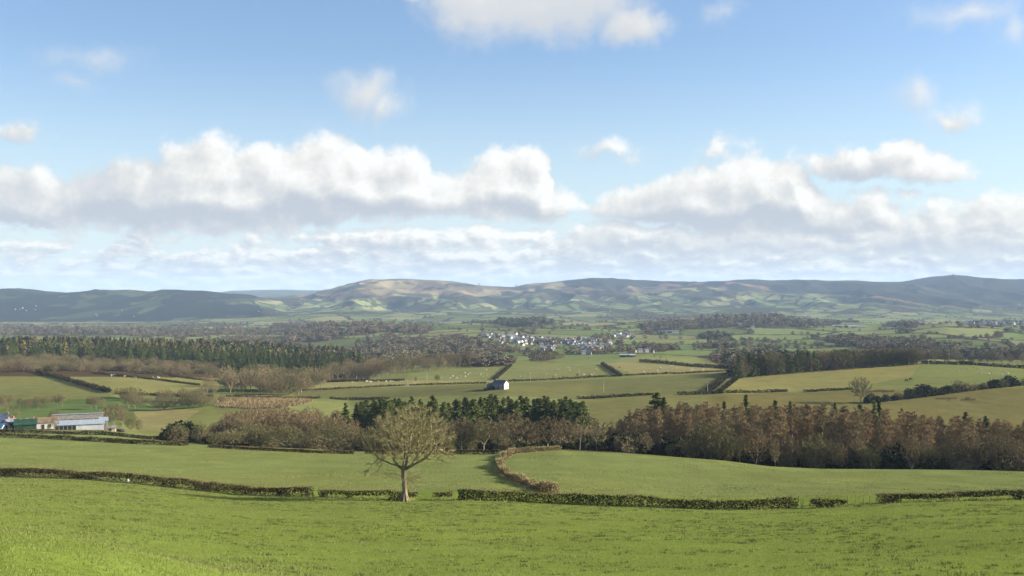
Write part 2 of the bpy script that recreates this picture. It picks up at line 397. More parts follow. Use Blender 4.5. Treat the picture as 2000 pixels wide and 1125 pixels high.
# bare damp patches in the right-hand field, wood floors
for px, py, rx, ry in ((1745,776,14,2), (1780,775,16,2.2), (1850,779,22,2), (1890,780,16,2.5), (1720,764,30,2)):
    mk = (YY > 480) & (YY < 720) & (((PXG-px)/rx)**2+((PYG-py)/ry)**2 < 1)
    C[mk] = alb(92, 80, 58)
_g = C.mean(-1, keepdims=True); C = np.where((YY > 175)[..., None], C*.84+_g*.16*np.array([1.1, 1.0, .8]), C)
C = np.where(((YY > 430) & (YY < 1500))[..., None], C*np.array([1.05, .97, 1.0]), C)
floor_ = alb(96, 82, 58)
for d0, d1, P in ((300, 520, [(1110,880),(1200,885),(1400,899),(1600,916),(2000,924),(3000,930),(3000,905),(1700,868),(1190,868),(1130,850),(690,850),(690,882)]),
                  (340, 520, [(330,862),(700,883),(700,845),(430,832)]), (900, 1600, [(-1200,660),(-1200,726),(430,738),(570,752),(720,742),(730,700),(500,680),(0,660)]),
                  (840, 1100, [(1438,738),(1800,711),(1800,695),(1500,700)])):
    mk = (YY > d0) & (YY < d1); mk[mk] = inpoly(PXG[mk], PYG[mk], P)
    C[mk] = floor_
C *= (.9+.2*fbm(XX/25, YY/25, 3, 55))[..., None]

# ---------------------------------------------------------------- one ground sheet, all round the viewpoint
def ground_material():
    m, t, b = material('pasture_and_moor', None, 1.0, .0)
    a = t.N.new('ShaderNodeAttribute'); a.attribute_name = 'Col'
    tc = t.N.new('ShaderNodeTexCoord'); P = tc.outputs['Object']
    n1 = t.noise(P, .11, 6, .6); n2 = t.noise(P, 2.2, 5, .65); n3 = t.noise(P, .018, 3)
    k = t.m('ADD', t.m('MULTIPLY_ADD', n1, .75, .4), t.m('MULTIPLY_ADD', n2, .6, -.07))
    c = t.mix(1.0, a.outputs['Color'], t.comb(k, k, k), 'MULTIPLY')
    c = t.mix(t.ss(n3, .4, .7, 0, .35), c, t.mix(1.0, c, (1.18, 1.0, .8, 1), 'MULTIPLY'))
    t.L.new(c, b.inputs['Base Color'])
    bp = t.N.new('ShaderNodeBump'); bp.inputs['Strength'].default_value = .5; bp.inputs['Distance'].default_value = .25
    t.L.new(t.m('ADD', n2, t.m('MULTIPLY', n1, 2.0)), bp.inputs['Height']); t.L.new(bp.outputs[0], b.inputs['Normal'])
    return m
M_GROUND = ground_material()
def build_ground():
    A0, A1 = math.atan((PX[0]-CX)/F), math.atan((PX[-1]-CX)/F)
    ang = np.linspace(A1, A0+2*math.pi, 40)[1:-1]
    rr = DR/math.cos(A1)
    w = np.linspace(0, 1, 40)[1:-1]
    Zb = Z[:, -1:]*(1-w)+Z[:, :1]*w
    Vx = np.concatenate([XX, rr[:, None]*np.sin(ang)[None]], 1)
    Vy = np.concatenate([YY, rr[:, None]*np.cos(ang)[None]], 1)
    Vz = np.concatenate([Z, Zb], 1)
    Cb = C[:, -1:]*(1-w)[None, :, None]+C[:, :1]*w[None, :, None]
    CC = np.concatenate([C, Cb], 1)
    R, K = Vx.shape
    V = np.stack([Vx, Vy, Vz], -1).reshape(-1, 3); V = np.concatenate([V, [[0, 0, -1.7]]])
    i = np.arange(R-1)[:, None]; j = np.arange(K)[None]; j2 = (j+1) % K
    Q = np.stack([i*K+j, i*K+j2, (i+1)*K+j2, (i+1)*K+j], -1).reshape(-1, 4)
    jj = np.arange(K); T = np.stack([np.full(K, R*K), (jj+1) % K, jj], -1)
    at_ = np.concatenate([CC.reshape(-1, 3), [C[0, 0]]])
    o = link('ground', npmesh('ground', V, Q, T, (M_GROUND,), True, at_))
    tag(o, 'green pasture and far patchwork valley rising to moorland hills', 'ground', kind='structure')
build_ground()
# ---------------------------------------------------------------- sky, sun, camera, haze
EXPOSURE = 1.75
SKY_STR = 0.05
def build_world():
    w = bpy.data.worlds.new('World'); sc.world = w; w.use_nodes = True
    t = NT(w.node_tree); bg = t.N['Background']; bg.inputs[1].default_value = SKY_STR
    sky = t.N.new('ShaderNodeTexSky'); sky.sky_type = 'NISHITA'; sky.sun_disc = False
    sky.sun_elevation = SUN_EL; sky.sun_rotation = SUN_AZ; sky.altitude = 200
    sky.air_density = 1.0; sky.dust_density = .6; sky.ozone_density = 1.6
    KC = 1/(SKY_STR*2**EXPOSURE)
    tc = t.N.new('ShaderNodeTexCoord'); D = t.v('NORMALIZE', tc.outputs['Generated'])
    x, y, z = t.sep(D)
    # bearing and elevation in hundredths of a photo pixel at the centre
    u = t.m('MULTIPLY', t.m('ARCTAN2', x, y), F/100); v = t.m('MULTIPLY', t.m('ARCSINE', z), F/100)
    P = t.comb(u, v)
    def uv(px, py):
        az = math.atan((px-CX)/F); return az*F/100, math.atan((CY-py)/F*math.cos(az))*F/100
    def make_group():
        g = bpy.data.node_groups.new('cloud_density', 'ShaderNodeTree')
        g.interface.new_socket('P', in_out='INPUT', socket_type='NodeSocketVector')
        g.interface.new_socket('d', in_out='OUTPUT', socket_type='NodeSocketFloat')
        s = NT(g); gi = s.N.new('NodeGroupInput'); go = s.N.new('NodeGroupOutput')
        P0 = gi.outputs[0]
        # billowing: large and small warps
        w1 = s.v('SUBTRACT', s.noise(P0, .95, 8, .58, '2D', 1), (.5, .5, .5))
        P1 = s.v('ADD', P0, s.v('MULTIPLY', w1, (.95, .8, 0)))
        px, py, _ = s.sep(P1)
        def curve(pts):
            n = s.N.new('ShaderNodeFloatCurve'); cm = n.mapping; cv = cm.curves[0]
            q = [uv(*p) for p in pts]; q = [((a+10)/20, b/6) for a, b in q]
            q = [(0.0, q[0][1])]+q+[(1.0, q[-1][1])]
            while len(cv.points) < len(q): cv.points.new(.5, .5)
            for p, (a, b) in zip(cv.points, q): p.location = (a, b); p.handle_type = 'AUTO'
            cm.update(); n.inputs[0].default_value = 1.0
            s.L.new(s.m('MULTIPLY_ADD', px, 1/20, .5), n.inputs[1])
            return s.m('MULTIPLY', n.outputs[0], 6.0)
        def band(top, bot, kb=1.6):
            return s.m('MINIMUM', s.m('SUBTRACT', curve(top), py), s.m('MULTIPLY', s.m('SUBTRACT', py, curve(bot)), kb))
        A = band([(0,332),(60,328),(130,345),(200,318),(280,296),(340,274),(410,262),(480,284),(530,276),(610,262),(690,268),(740,294),(810,296),(870,332),(892,332),(922,308),(975,278),(1020,284),(1058,305),(1072,345),(1110,362),(1150,395),(1185,440),(1260,520)],
                 [(0,446),(80,448),(160,438),(230,450),(400,462),(500,458),(650,440),(830,434),(950,430),(1060,438),(1120,418),(1180,424),(1260,434)])
        B = band([(1090,520),(1165,400),(1220,362),(1300,342),(1350,318),(1430,300),(1520,296),(1562,306),(1592,356),(1650,374),(1700,366),(1742,405),(1790,428),(1830,390),(1870,396),(1900,380),(1950,372),(2000,380)],
                 [(1090,435),(1165,436),(1300,452),(1500,466),(1700,470),(1850,478),(2000,486)])
        C2 = band([(1050,520),(1110,452),(1200,436),(1300,446),(1450,420),(1600,424),(1750,424),(1850,400),(2000,400)],
                  [(1050,486),(1110,500),(1300,506),(1420,502),(1600,508),(1700,514),(2000,518)])
        d = s.m('ADD', s.m('MAXIMUM', s.m('MAXIMUM', A, B), C2), .09)
        def blob(cx, cy, rx, ry, k=1.0):
            (a, b), (a2, _), (_, b2) = uv(cx, cy), uv(cx+rx, cy), uv(cx, cy-ry)
            q = s.v('MULTIPLY', s.v('SUBTRACT', P1, (a, b, 0)), (1/(a2-a), 1/(b2-b), 0))
            return s.m('MULTIPLY', s.m('SUBTRACT', 1.0, s.v('LENGTH', q, out=1)), k)
        for bl in ((1700,316,170,38,.62), (1800,326,130,34,.55), (1620,308,80,26,.4), (1080,10,230,92,.9), (950,5,170,95,.9), (1235,50,110,52,.8), (820,-5,120,30,.5), (715,180,92,66,.62), (755,205,55,46,.5),
                   (1800,185,66,60,.42), (1860,225,85,34,.36), (1410,18,50,36,.3), (1890,25,150,48,.38), (1980,62,70,48,.36),
                   (190,115,130,40,.30), (150,165,70,28,.26), (30,262,70,26,.34), (1180,296,80,26,.24), (1420,285,70,26,.22), (1900,395,80,16,.3), (1760,378,50,14,.2)):
            d = s.m('SMOOTH_MAX', d, blob(*bl), .08)
        # rows of small broken cloud shrinking towards the horizon
        gy = s.sep(P0)[1]
        gx = s.sep(P0)[0]
        for yc, hw, sx_, sy_, off, k in ((.98, .30, 1.15, 2.0, .10, 1.5), (.60, .26, 1.7, 3.6, .19, 1.5), (.24, .34, 2.6, 7.5, .26, 1.3)):
            Pd = s.v('ADD', s.v('MULTIPLY', P0, (sx_, sy_, 0)), s.v('ADD', s.v('MULTIPLY', w1, (.5, .35, 0)), (yc*37, yc*11, 0)))
            nd = s.noise(Pd, 1.0, 6, .55, '2D')
            q = s.m('DIVIDE', s.m('SUBTRACT', gy, yc), hw)
            win_ = s.m('MULTIPLY', s.m('MULTIPLY', q, q), -.22)
            east = s.ss(gx, -9.0, 0, -.05, .05)
            dk = s.m('MULTIPLY', s.m('ADD', s.m('ADD', s.m('SUBTRACT', nd, .5), s.m('ADD', win_, off)), east), k*1.3)
            d = s.m('MAXIMUM', d, dk)
        n2 = s.noise(P0, 2.2, 7, .6, '2D')
        d = s.m('ADD', d, s.m('MULTIPLY', s.m('SUBTRACT', n2, .5), s.ss(gy, 2.7, 3.4, .55, .28)))
        s.L.new(d, go.inputs[0]); return g
    g = make_group()
    def dens(vec):
        n = t.N.new('ShaderNodeGroup'); n.node_tree = g; t.L.new(vec, n.inputs[0]); return n.outputs[0]
    d0 = dens(P); d1 = dens(t.v('ADD', P, t.comb(t.ss(v, .6, 1.8, .10, .22), t.ss(v, .6, 1.8, .10, .26))))
    soft = t.ss(v, 2.7, 3.4, .30, .62)
    alpha = t.ss(d0, -.03, soft, 0, .98)
    sh = t.m('SUBTRACT', d0, d1)
    patchy = t.noise(P, .28, 2, .5, '2D')
    sh = t.m('MULTIPLY_ADD', sh, t.ss(v, .6, 1.8, 1.5, 1.2), t.m('MULTIPLY_ADD', patchy, 1.2, -.04))
    sh = t.m('SUBTRACT', sh, t.ss(d0, .12, .8, 0, .26))
    sh = t.m('ADD', sh, 0.0, clamp=True)
    r = t.N.new('ShaderNodeValToRGB'); t.L.new(sh, r.inputs[0]); e = r.color_ramp.elements
    def kc(*c): return tuple(lin(*c))+(1,)
    e[0].position = 0; e[0].color = kc(194, 201, 211); e[1].position = 1; e[1].color = kc(255, 255, 253)
    for p, c in ((.28, (206, 211, 216)), (.55, (223, 225, 225)), (.8, (243, 243, 238))):
        q = e.new(p); q.color = kc(*c)
    low = t.ss(v, .0, 1.2, .40, 0)                       # air in front of the low deck
    cc = t.mix(t.ss(v, 2.9, 3.8, 0, .62), r.outputs[0], kc(224, 227, 231))
    cc = t.mix(low, cc, kc(208, 222, 234))
    cc = t.mix(1.0, cc, (KC*1.02, KC*1.02, KC*1.02, 1), 'MULTIPLY')
    skyc = t.mix(1.0, sky.outputs[0], SKY_TINT, 'MULTIPLY')
    lift = t.ss(v, 0, 4.8, .74, .04)
    skyc = t.mix(lift, skyc, tuple(lin(226, 243, 252)*KC)+(1,))
    col = t.mix(t.m('MULTIPLY', alpha, t.ss(z, -.02, .0)), skyc, cc)
    t.L.new(col, bg.inputs[0])
SKY_TINT = (.90, .985, 1.12, 1)
build_world()

sun = bpy.data.lights.new('sun', 'SUN'); sun.energy = 4.6; sun.angle = math.radians(.55); sun.color = (1, .90, .74)
so = bpy.data.objects.new('sun', sun); COL.objects.link(so)
so.rotation_euler = SUN_DIR.to_track_quat('Z', 'Y').to_euler(); so.location = (300, -200, 300)

cam = bpy.data.cameras.new('camera'); cam.sensor_width = 36; cam.lens = F/2000*36; cam.clip_start = .3; cam.clip_end = 60000
co = bpy.data.objects.new('camera', cam); COL.objects.link(co); co.rotation_euler = (math.radians(90), 0, 0)
sc.camera = co

vs = sc.view_settings; vs.view_transform = 'Standard'; vs.look = 'None'; vs.gamma = 1; vs.exposure = EXPOSURE
cy = sc.cycles; cy.max_bounces = 4; cy.diffuse_bounces = 2; cy.glossy_bounces = 1; cy.transmission_bounces = 2; cy.volume_bounces = 0; cy.transparent_max_bounces = 4
cy.use_denoising = True; cy.use_fast_gi = False

def build_haze():
    r = 21500.0; zb = float(Z.min())-2; zt = float(Z.max())+95
    b = MB(); b.box(-r, r, -r, r, zb, zt)
    m = bpy.data.materials.new('thin_haze'); m.use_nodes = True; t = NT(m.node_tree)
    t.N.remove(t.N['Principled BSDF'])
    v = t.N.new('ShaderNodeVolumePrincipled'); v.inputs['Density'].default_value = 4.3e-5
    v.inputs['Color'].default_value = (.52, .72, 1, 1); v.inputs['Anisotropy'].default_value = 0
    t.L.new(v.outputs[0], t.N['Material Output'].inputs['Volume'])
    o = link('haze', b.mesh('haze', m)); tag(o, 'thin pale blue haze lying over the far valley', 'haze', kind='stuff')
build_haze()
# ---------------------------------------------------------------- plant materials
def al(*c, k=1.5): return tuple(np.minimum(lin(*c)/k, .8))+(1,)
M_BARK = noisy_material('olive_tan_oak_bark', (.13, .108, .068, 1), (.24, .205, .135, 1), 2.0, .95, .05)  # the bark's own olive tan, mottled by noise
M_OAKTWIG = plant_material('olive_oak_twigs', (.18, .16, .075, 1), (.34, .30, .155, 1), .02)
M_TRUNK = noisy_material('grey_brown_bark', (.17, .15, .10, 1), (.30, .265, .185, 1), 1.5, .95, .05)
M_TWIG = plant_material('bare_grey_brown_twigs', (.105, .092, .046, 1), (.205, .178, .092, 1), .28, (.165, .13, .072, 1))
M_PALETWIG = plant_material('pale_tan_twigs', (.16, .128, .07, 1), (.27, .215, .12, 1), .2)
M_RUSTTWIG = plant_material('reddish_brown_twigs', (.125, .094, .052, 1), (.235, .178, .10, 1), .22)
M_OLIVETWIG = plant_material('olive_willow_twigs', (.105, .10, .042, 1), (.20, .185, .088, 1), .2)
M_LARCH = plant_material('bare_larch_twigs', (.152, .111, .058, 1), (.32, .238, .13, 1), .3, (.20, .172, .095, 1))
M_LARCHTRUNK = noisy_material('larch_bark', (.20, .15, .10, 1), (.34, .28, .21, 1), 1.0, .95, .05)
M_SPRUCE = plant_material('dark_spruce_needles', (.038, .058, .017, 1), (.105, .125, .037, 1), .3, (.10, .115, .038, 1))
M_PINE = plant_material('dark_pine_needles', (.040, .058, .017, 1), (.125, .145, .043, 1), .28)
M_EVER = plant_material('dark_green_leaves', (.018, .026, .010, 1), (.050, .058, .022, 1), .3)
M_CTRUNK = noisy_material('conifer_bark', (.10, .075, .05, 1), (.19, .14, .10, 1), 1.0, .95, .05)
M_HEDGE = plant_material('trimmed_hawthorn', (.027, .021, .010, 1), (.056, .043, .021, 1), .12)
M_HEDGETOP = plant_material('sunlit_cut_hedge_tops', (.13, .095, .055, 1), (.21, .15, .085, 1), .05)  # pale tone carries the sunlight on the trimmed top twigs
M_HEDGEIVY = plant_material('ivy_in_hedge', (.013, .018, .007, 1), (.030, .036, .014, 1), .1)
M_TANHEDGE = plant_material('sunlit_tawny_overgrown_hedge', (.12, .09, .045, 1), (.25, .19, .10, 1), .05)  # lighter than the other hedges, with the sun on its sides coloured in
M_ROUGH = plant_material('rough_pale_grass', (.22, .20, .09, 1), (.36, .32, .15, 1), .1)

def colonize(nodes, par, att, step, di, dk, iters, trop=(0, 0, .08), jit=.12):
    """grow a branch skeleton from seed nodes towards attractor points"""
    nodes = [np.array(p, float) for p in nodes]; par = list(par); att = np.array(att, float)
    nd = np.full(len(att), 1e9); ni = np.zeros(len(att), int); new = list(range(len(nodes)))
    trop = np.array(trop)
    for it in range(iters):
        for k in new:
            d = np.linalg.norm(att-nodes[k], axis=1); b = d < nd; nd[b] = d[b]; ni[b] = k
        keep = nd > dk; att, nd, ni = att[keep], nd[keep], ni[keep]
        act = nd < di
        if not act.any(): break
        new = []; N = np.array(nodes)
        for k in np.unique(ni[act]):
            a = att[act & (ni == k)]; v = a-N[k]; v /= np.linalg.norm(v, axis=1, keepdims=True)
            g = v.mean(0)+trop+RNG.normal(size=3)*jit; g /= np.linalg.norm(g)+1e-9
            nodes.append(N[k]+g*step); par.append(int(k)); new.append(len(nodes)-1)
    return np.array(nodes), np.array(par)
def radii(par, tip, e=2.3):
    r = np.zeros(len(par)); ch = np.zeros(len(par), int)
    for i in range(len(par)-1, -1, -1):
        if ch[i] == 0: r[i] = tip**e
        if par[i] >= 0: r[par[i]] += r[i]; ch[par[i]] += 1
    return r**(1/e), ch
def skeleton_mesh(mb, P, par, r, k=5, kmin=3, rcut=0):
    i = np.where((par >= 0) & (r > rcut))[0]
    big = i[r[i] > .05]; sm = i[r[i] <= .05]
    for s, kk in ((big, k), (sm, kmin)):
        mb.tubes(P[par[s]], P[s], np.minimum(r[par[s]], r[s]*1.6), r[s], kk)
def spread_twigs(mb, P, par, r, rmax, n, L, w, up=.25, spread=.85):
    i = np.where((par >= 0) & (r < rmax))[0]; i = np.repeat(i, n)
    D = P[i]-P[par[i]]; D /= np.linalg.norm(D, axis=1, keepdims=True)+1e-9
    D = D+RNG.normal(size=D.shape)*spread; D[:, 2] += up; D /= np.linalg.norm(D, axis=1, keepdims=True)
    A = P[i]-(P[i]-P[par[i]])*RNG.random((len(i), 1))
    mb.twigs(A, A+D*(L*(.5+RNG.random((len(i), 1)))), w)
def dome(n, c, r, lo=-1.0, shell=.45):
    """points in an ellipsoid, crowded towards its skin"""
    v = RNG.normal(size=(n*3, 3)); v /= np.linalg.norm(v, axis=1, keepdims=True)
    v = v*((1-shell*RNG.random((n*3, 1))**1.3)); v = v[v[:, 2] > lo][:n]
    return np.array(c)+v*np.array(r)

# ---------------------------------------------------------------- tree kinds (each a trunk mesh and a crown mesh)
def bare_tree_mesh(h, w, trunk, tag_, tw=10, twl=.85, tww=.075, natt=520, lo=-.7, lean=0, mat=None, limbs=4):
    cz = trunk+(h-trunk)*.52; rz = (h-trunk)*.54
    seeds = [(0, 0, z) for z in np.arange(0, trunk+.01, trunk/4)]; par = [-1, 0, 1, 2, 3]
    seeds = [(lean*z/h, 0, z) for _, _, z in seeds]
    for k in range(limbs):
        a = k*2*math.pi/limbs+RNG.random()*.8; b = len(seeds)
        for q in (1, 2): seeds.append((math.cos(a)*w*.11*q, math.sin(a)*w*.11*q, trunk+(.30*q)*(h-trunk)*.45)); par.append(4 if q == 1 else b)
    att = dome(natt, (lean*.6, 0, cz), (w/2, w/2, rz), lo, .75)
    att *= 1+(vnoise(att[:, :1]*.4+att[:, 2:3]*.3, att[:, 1:2]*.4, 3)-.5)*.12
    P, pr = colonize(seeds, par, att, h*.035, h*.6, h*.055, 60, jit=.18)
    r, ch = radii(pr, h*.0018); r[:5] *= np.linspace(1.25, 1.0, 5)
    T = MB(); i = np.where(r > h*.0062)[0]; i = i[pr[i] >= 0]
    T.tubes(P[pr[i]], P[i], np.minimum(r[pr[i]], r[i]*1.5), r[i], 5)
    Cw = MB(); j = np.where((r <= h*.0062) & (pr >= 0))[0]
    Cw.tubes(P[pr[j]], P[j], np.maximum(r[j], h*.0016), np.maximum(r[j], h*.0013), 3)
    spread_twigs(Cw, P, pr, r, h*.0040, tw, twl*h/13, tww*h/13)
    return T.mesh('trunk_'+tag_, M_TRUNK), Cw.mesh('crown_'+tag_, mat or M_TWIG)

def two_mat(name, A, ma, B, mb_):
    V1, Q1, T1 = A.get(); V2, Q2, T2 = B.get(); n = len(V1)
    Q = np.concatenate([q for q in (Q1, None if Q2 is None else Q2+n) if q is not None]) if (Q1 is not None or Q2 is not None) else None
    T = np.concatenate([q for q in (T1, None if T2 is None else T2+n) if q is not None]) if (T1 is not None or T2 is not None) else None
    mi = [0]*(0 if Q1 is None else len(Q1))+[1]*(0 if Q2 is None else len(Q2))+[0]*(0 if T1 is None else len(T1))+[1]*(0 if T2 is None else len(T2))
    return npmesh(name, np.concatenate([V1, V2]), Q, T, (ma, mb_), midx=mi)
def shrub_mesh(tag_, n=700, mat=None, stems=9, w=.05):
    """many-stemmed rounded bush one metre high and wide, scaled when planted"""
    T = MB(); Cw = MB(); a = RNG.random(stems)*6.28; rr = .1+.33*RNG.random(stems)
    B = np.stack([np.cos(a)*rr, np.sin(a)*rr, .45+.3*RNG.random(stems)], -1)
    T.tubes(np.stack([np.cos(a)*.05, np.sin(a)*.05, np.full(stems, -.05)], -1), B, .018, .008, 4)
    p = dome(n, (0, 0, .48), (.5, .5, .52), -.85, .55); p *= 1+(vnoise(p[:, :1]*7, p[:, 2:3]*7+p[:, 1:2]*5, 9)-.5)*.35
    D = p-np.array([0, 0, .1]); D /= np.linalg.norm(D, axis=1, keepdims=True); D += RNG.normal(size=D.shape)*.5; D[:, 2] += .3
    D /= np.linalg.norm(D, axis=1, keepdims=True)
    Cw.twigs(p-D*.06, p+D*(.05+.11*RNG.random((n, 1))), w*.8)
    return two_mat('shrub_'+tag_, T, M_TRUNK, Cw, mat or M_TWIG)

def leafy_shrub_mesh(tag_, n=520, mat=None):
    T = MB(); Cw = MB(); T.tubes([(0, 0, -.05)], [(0, 0, .5)], .03, .015, 5)
    p = dome(n, (0, 0, .48), (.5, .5, .5), -.95, .5); p *= 1+(vnoise(p[:, :1]*6, p[:, 2:3]*6+p[:, 1:2]*4, 5)-.5)*.45
    Cw.tris(p, .06+.09*RNG.random(n), .2)
    return two_mat('shrub_'+tag_, T, M_TRUNK, Cw, mat or M_EVER)

def larch_mesh(tag_, h=22.0):
    T = MB(); zs = np.linspace(0, h, 9); off = np.cumsum(RNG.normal(size=(9, 2))*.09, 0); off[0] = 0
    ax = np.concatenate([off, zs[:, None]], 1); rt = .26*(1-zs/h)**.8+.025
    T.tubes(ax[:-1], ax[1:], rt[:-1], rt[1:], 6)
    Cw = MB(); nb = 105; z = h*(.36+.63*RNG.random(nb)**.9); a = RNG.random(nb)*6.283
    L = (1-z/h)**.7*h*.17*(.6+.7*RNG.random(nb))+.35
    b = np.stack([np.interp(z, zs, ax[:, 0]), np.interp(z, zs, ax[:, 1]), z], -1); prev = b
    rise = np.where(z > h*.5, .35, .02)+RNG.normal(size=nb)*.12
    for q in range(1, 4):
        f = q/3; nx = b+np.stack([np.cos(a)*L*f, np.sin(a)*L*f, L*(rise*f-.22*f*f)], -1)
        Cw.tubes(prev, nx, .050*(1-f*.6), .042*(1-f*.7), 3)
        for k in range(10):
            t = RNG.random((nb, 1)); A = prev*(1-t)+nx*t
            D = RNG.normal(size=(nb, 3))*.55+np.stack([np.cos(a)*.4, np.sin(a)*.4, np.full(nb, .75)], -1)
            Cw.twigs(A, A+D*(.55+.35*L[:, None]/3), .078)
        prev = nx
    return T.mesh('trunk_'+tag_, M_LARCHTRUNK), Cw.mesh('crown_'+tag_, M_LARCH)

def conifer_mesh(tag_, h=20.0, R=3.2, n=105, mat=None, base=.08, droop=.35, dens=1.0, tip=.9):
    T = MB(); T.tubes([(0, 0, 0), (0, 0, h*.5)], [(0, 0, h*.5), (0, 0, h*.98)], [.26, .16], [.16, .03], 6)
    Cw = MB(); z = h*(base+(1-base)*RNG.random(n)**.9); a = RNG.random(n)*6.283
    L = ((1-z/h)**tip)*R*(.65+.6*RNG.random(n))+.28
    for q in range(7):
        f = (q+.7)/7; k = max(1, int((6-q*.4)*dens))
        for _ in range(k):
            ff = f+RNG.normal(size=n)*.06
            c = np.stack([np.cos(a)*L*ff, np.sin(a)*L*ff, z+L*(.22*ff-droop*ff*ff)], -1)+RNG.normal(size=(n, 3))*np.array([.16, .16, .10])*(.5+L[:, None]/3)
            D = np.stack([np.cos(a)*.6, np.sin(a)*.6, np.full(n, -.18)], -1)+RNG.normal(size=(n, 3))*.45
            S = (.35+.28*L[:, None]/2)*(1.15-.45*f)
            D /= np.linalg.norm(D, axis=1, keepdims=True)
            Cw.twigs(c-D*S*.4, c+D*S, np.maximum(.18, S[:, 0]*.55))
    Cw.twigs(np.repeat([[0, 0, h*.95]], 6, 0), np.repeat([[0, 0, h*1.01]], 6, 0)+RNG.normal(size=(6, 3))*.12, .2)
    return T.mesh('trunk_'+tag_, M_CTRUNK), Cw.mesh('crown_'+tag_, mat or M_SPRUCE)

BARE = [bare_tree_mesh(13, w, tr, 'bare%d' % i, lean=le, limbs=lb, lo=lo) for i, (w, tr, le, lb, lo) in enumerate(
    [(13, 2.4, .5, 4, -.75), (11, 3.0, -.6, 3, -.6), (14.5, 2.6, .3, 5, -.6), (9.5, 2.6, 0, 4, -.8), (12, 3.6, -.3, 4, -.5)])]
RUST = [bare_tree_mesh(13, w, tr, 'rust%d' % i, lean=le, limbs=4, lo=-.85, mat=M_RUSTTWIG, tw=8) for i, (w, tr, le) in enumerate([(7.5, 1.6, .2), (9, 1.4, -.2), (6.2, 2.0, .1)])]
OLIVE = [bare_tree_mesh(13, w, tr, 'olive%d' % i, lean=le, limbs=6, lo=-.95, mat=M_OLIVETWIG, tw=15) for i, (w, tr, le) in enumerate([(17, .9, .3), (15, 1.0, -.4), (19, .8, .2)])]
PALE = [bare_tree_mesh(13, w, tr, 'pale%d' % i, lean=le, limbs=4, lo=-.8, mat=M_PALETWIG, tw=8) for i, (w, tr, le) in enumerate([(8.5, 2.0, .3), (10.5, 1.8, -.3)])]
FLATTOP = [bare_tree_mesh(13, w, 6.0, 'flattop%d' % i, lean=le, limbs=5, lo=-.25, mat=M_PALETWIG, tw=5, natt=340) for i, (w, le) in enumerate([(12.5, 1.2), (12, -1.0)])]
SHRUB = [shrub_mesh('thicket%d' % i) for i in range(3)]
RUSTSHRUB = [shrub_mesh('redthicket%d' % i, mat=M_RUSTTWIG) for i in range(2)]
PALESHRUB = [shrub_mesh('palethicket%d' % i, mat=M_PALETWIG) for i in range(2)]
LEAFY = [leafy_shrub_mesh('evergreen%d' % i) for i in range(3)]
LARCH = [larch_mesh('larch%d' % i, h) for i, h in enumerate((22, 23, 21, 22.5, 20))]
SPRUCE = [conifer_mesh('spruce%d' % i, 20, R, n, base=b, tip=t) for i, (R, n, b, t) in enumerate([(4.6, 120, .04, .95), (4.0, 110, .06, .9), (5.2, 135, .03, 1.0)])]
PINE = [conifer_mesh('pine%d' % i, 20, R, n, M_PINE, b, .2, 1.0, t) for i, (R, n, b, t) in enumerate([(4.8, 140, .08, .62), (4.2, 130, .08, .7), (5.4, 150, .10, .66)])]

COUNT = {}
def plant(kind, protos, loc, h, label, cat, group=None, base_h=13.0, sx=None, parts=('trunk', 'crown'), var=.0, pick=None, sink=.15):
    k = (RNG.integers(len(protos)) if pick is None else pick)
    s = h/base_h; sw = (s if sx is None else sx)*(1+var*RNG.normal())
    if isinstance(protos[k], bpy.types.Mesh):
        o = link(kind, protos[k]); o.location = (loc[0], loc[1], loc[2]-sink); o.rotation_euler = (0, 0, RNG.random()*6.283); o.scale = (sw, sw, s)
    else:
        o = empty(kind, (loc[0], loc[1], loc[2]-sink), RNG.random()*6.283, (sw, sw, s))
        for nm, me in zip(parts, protos[k]): link(nm, me, o)
    tag(o, label, cat, group)
    COUNT[kind] = COUNT.get(kind, 0)+1
    return o

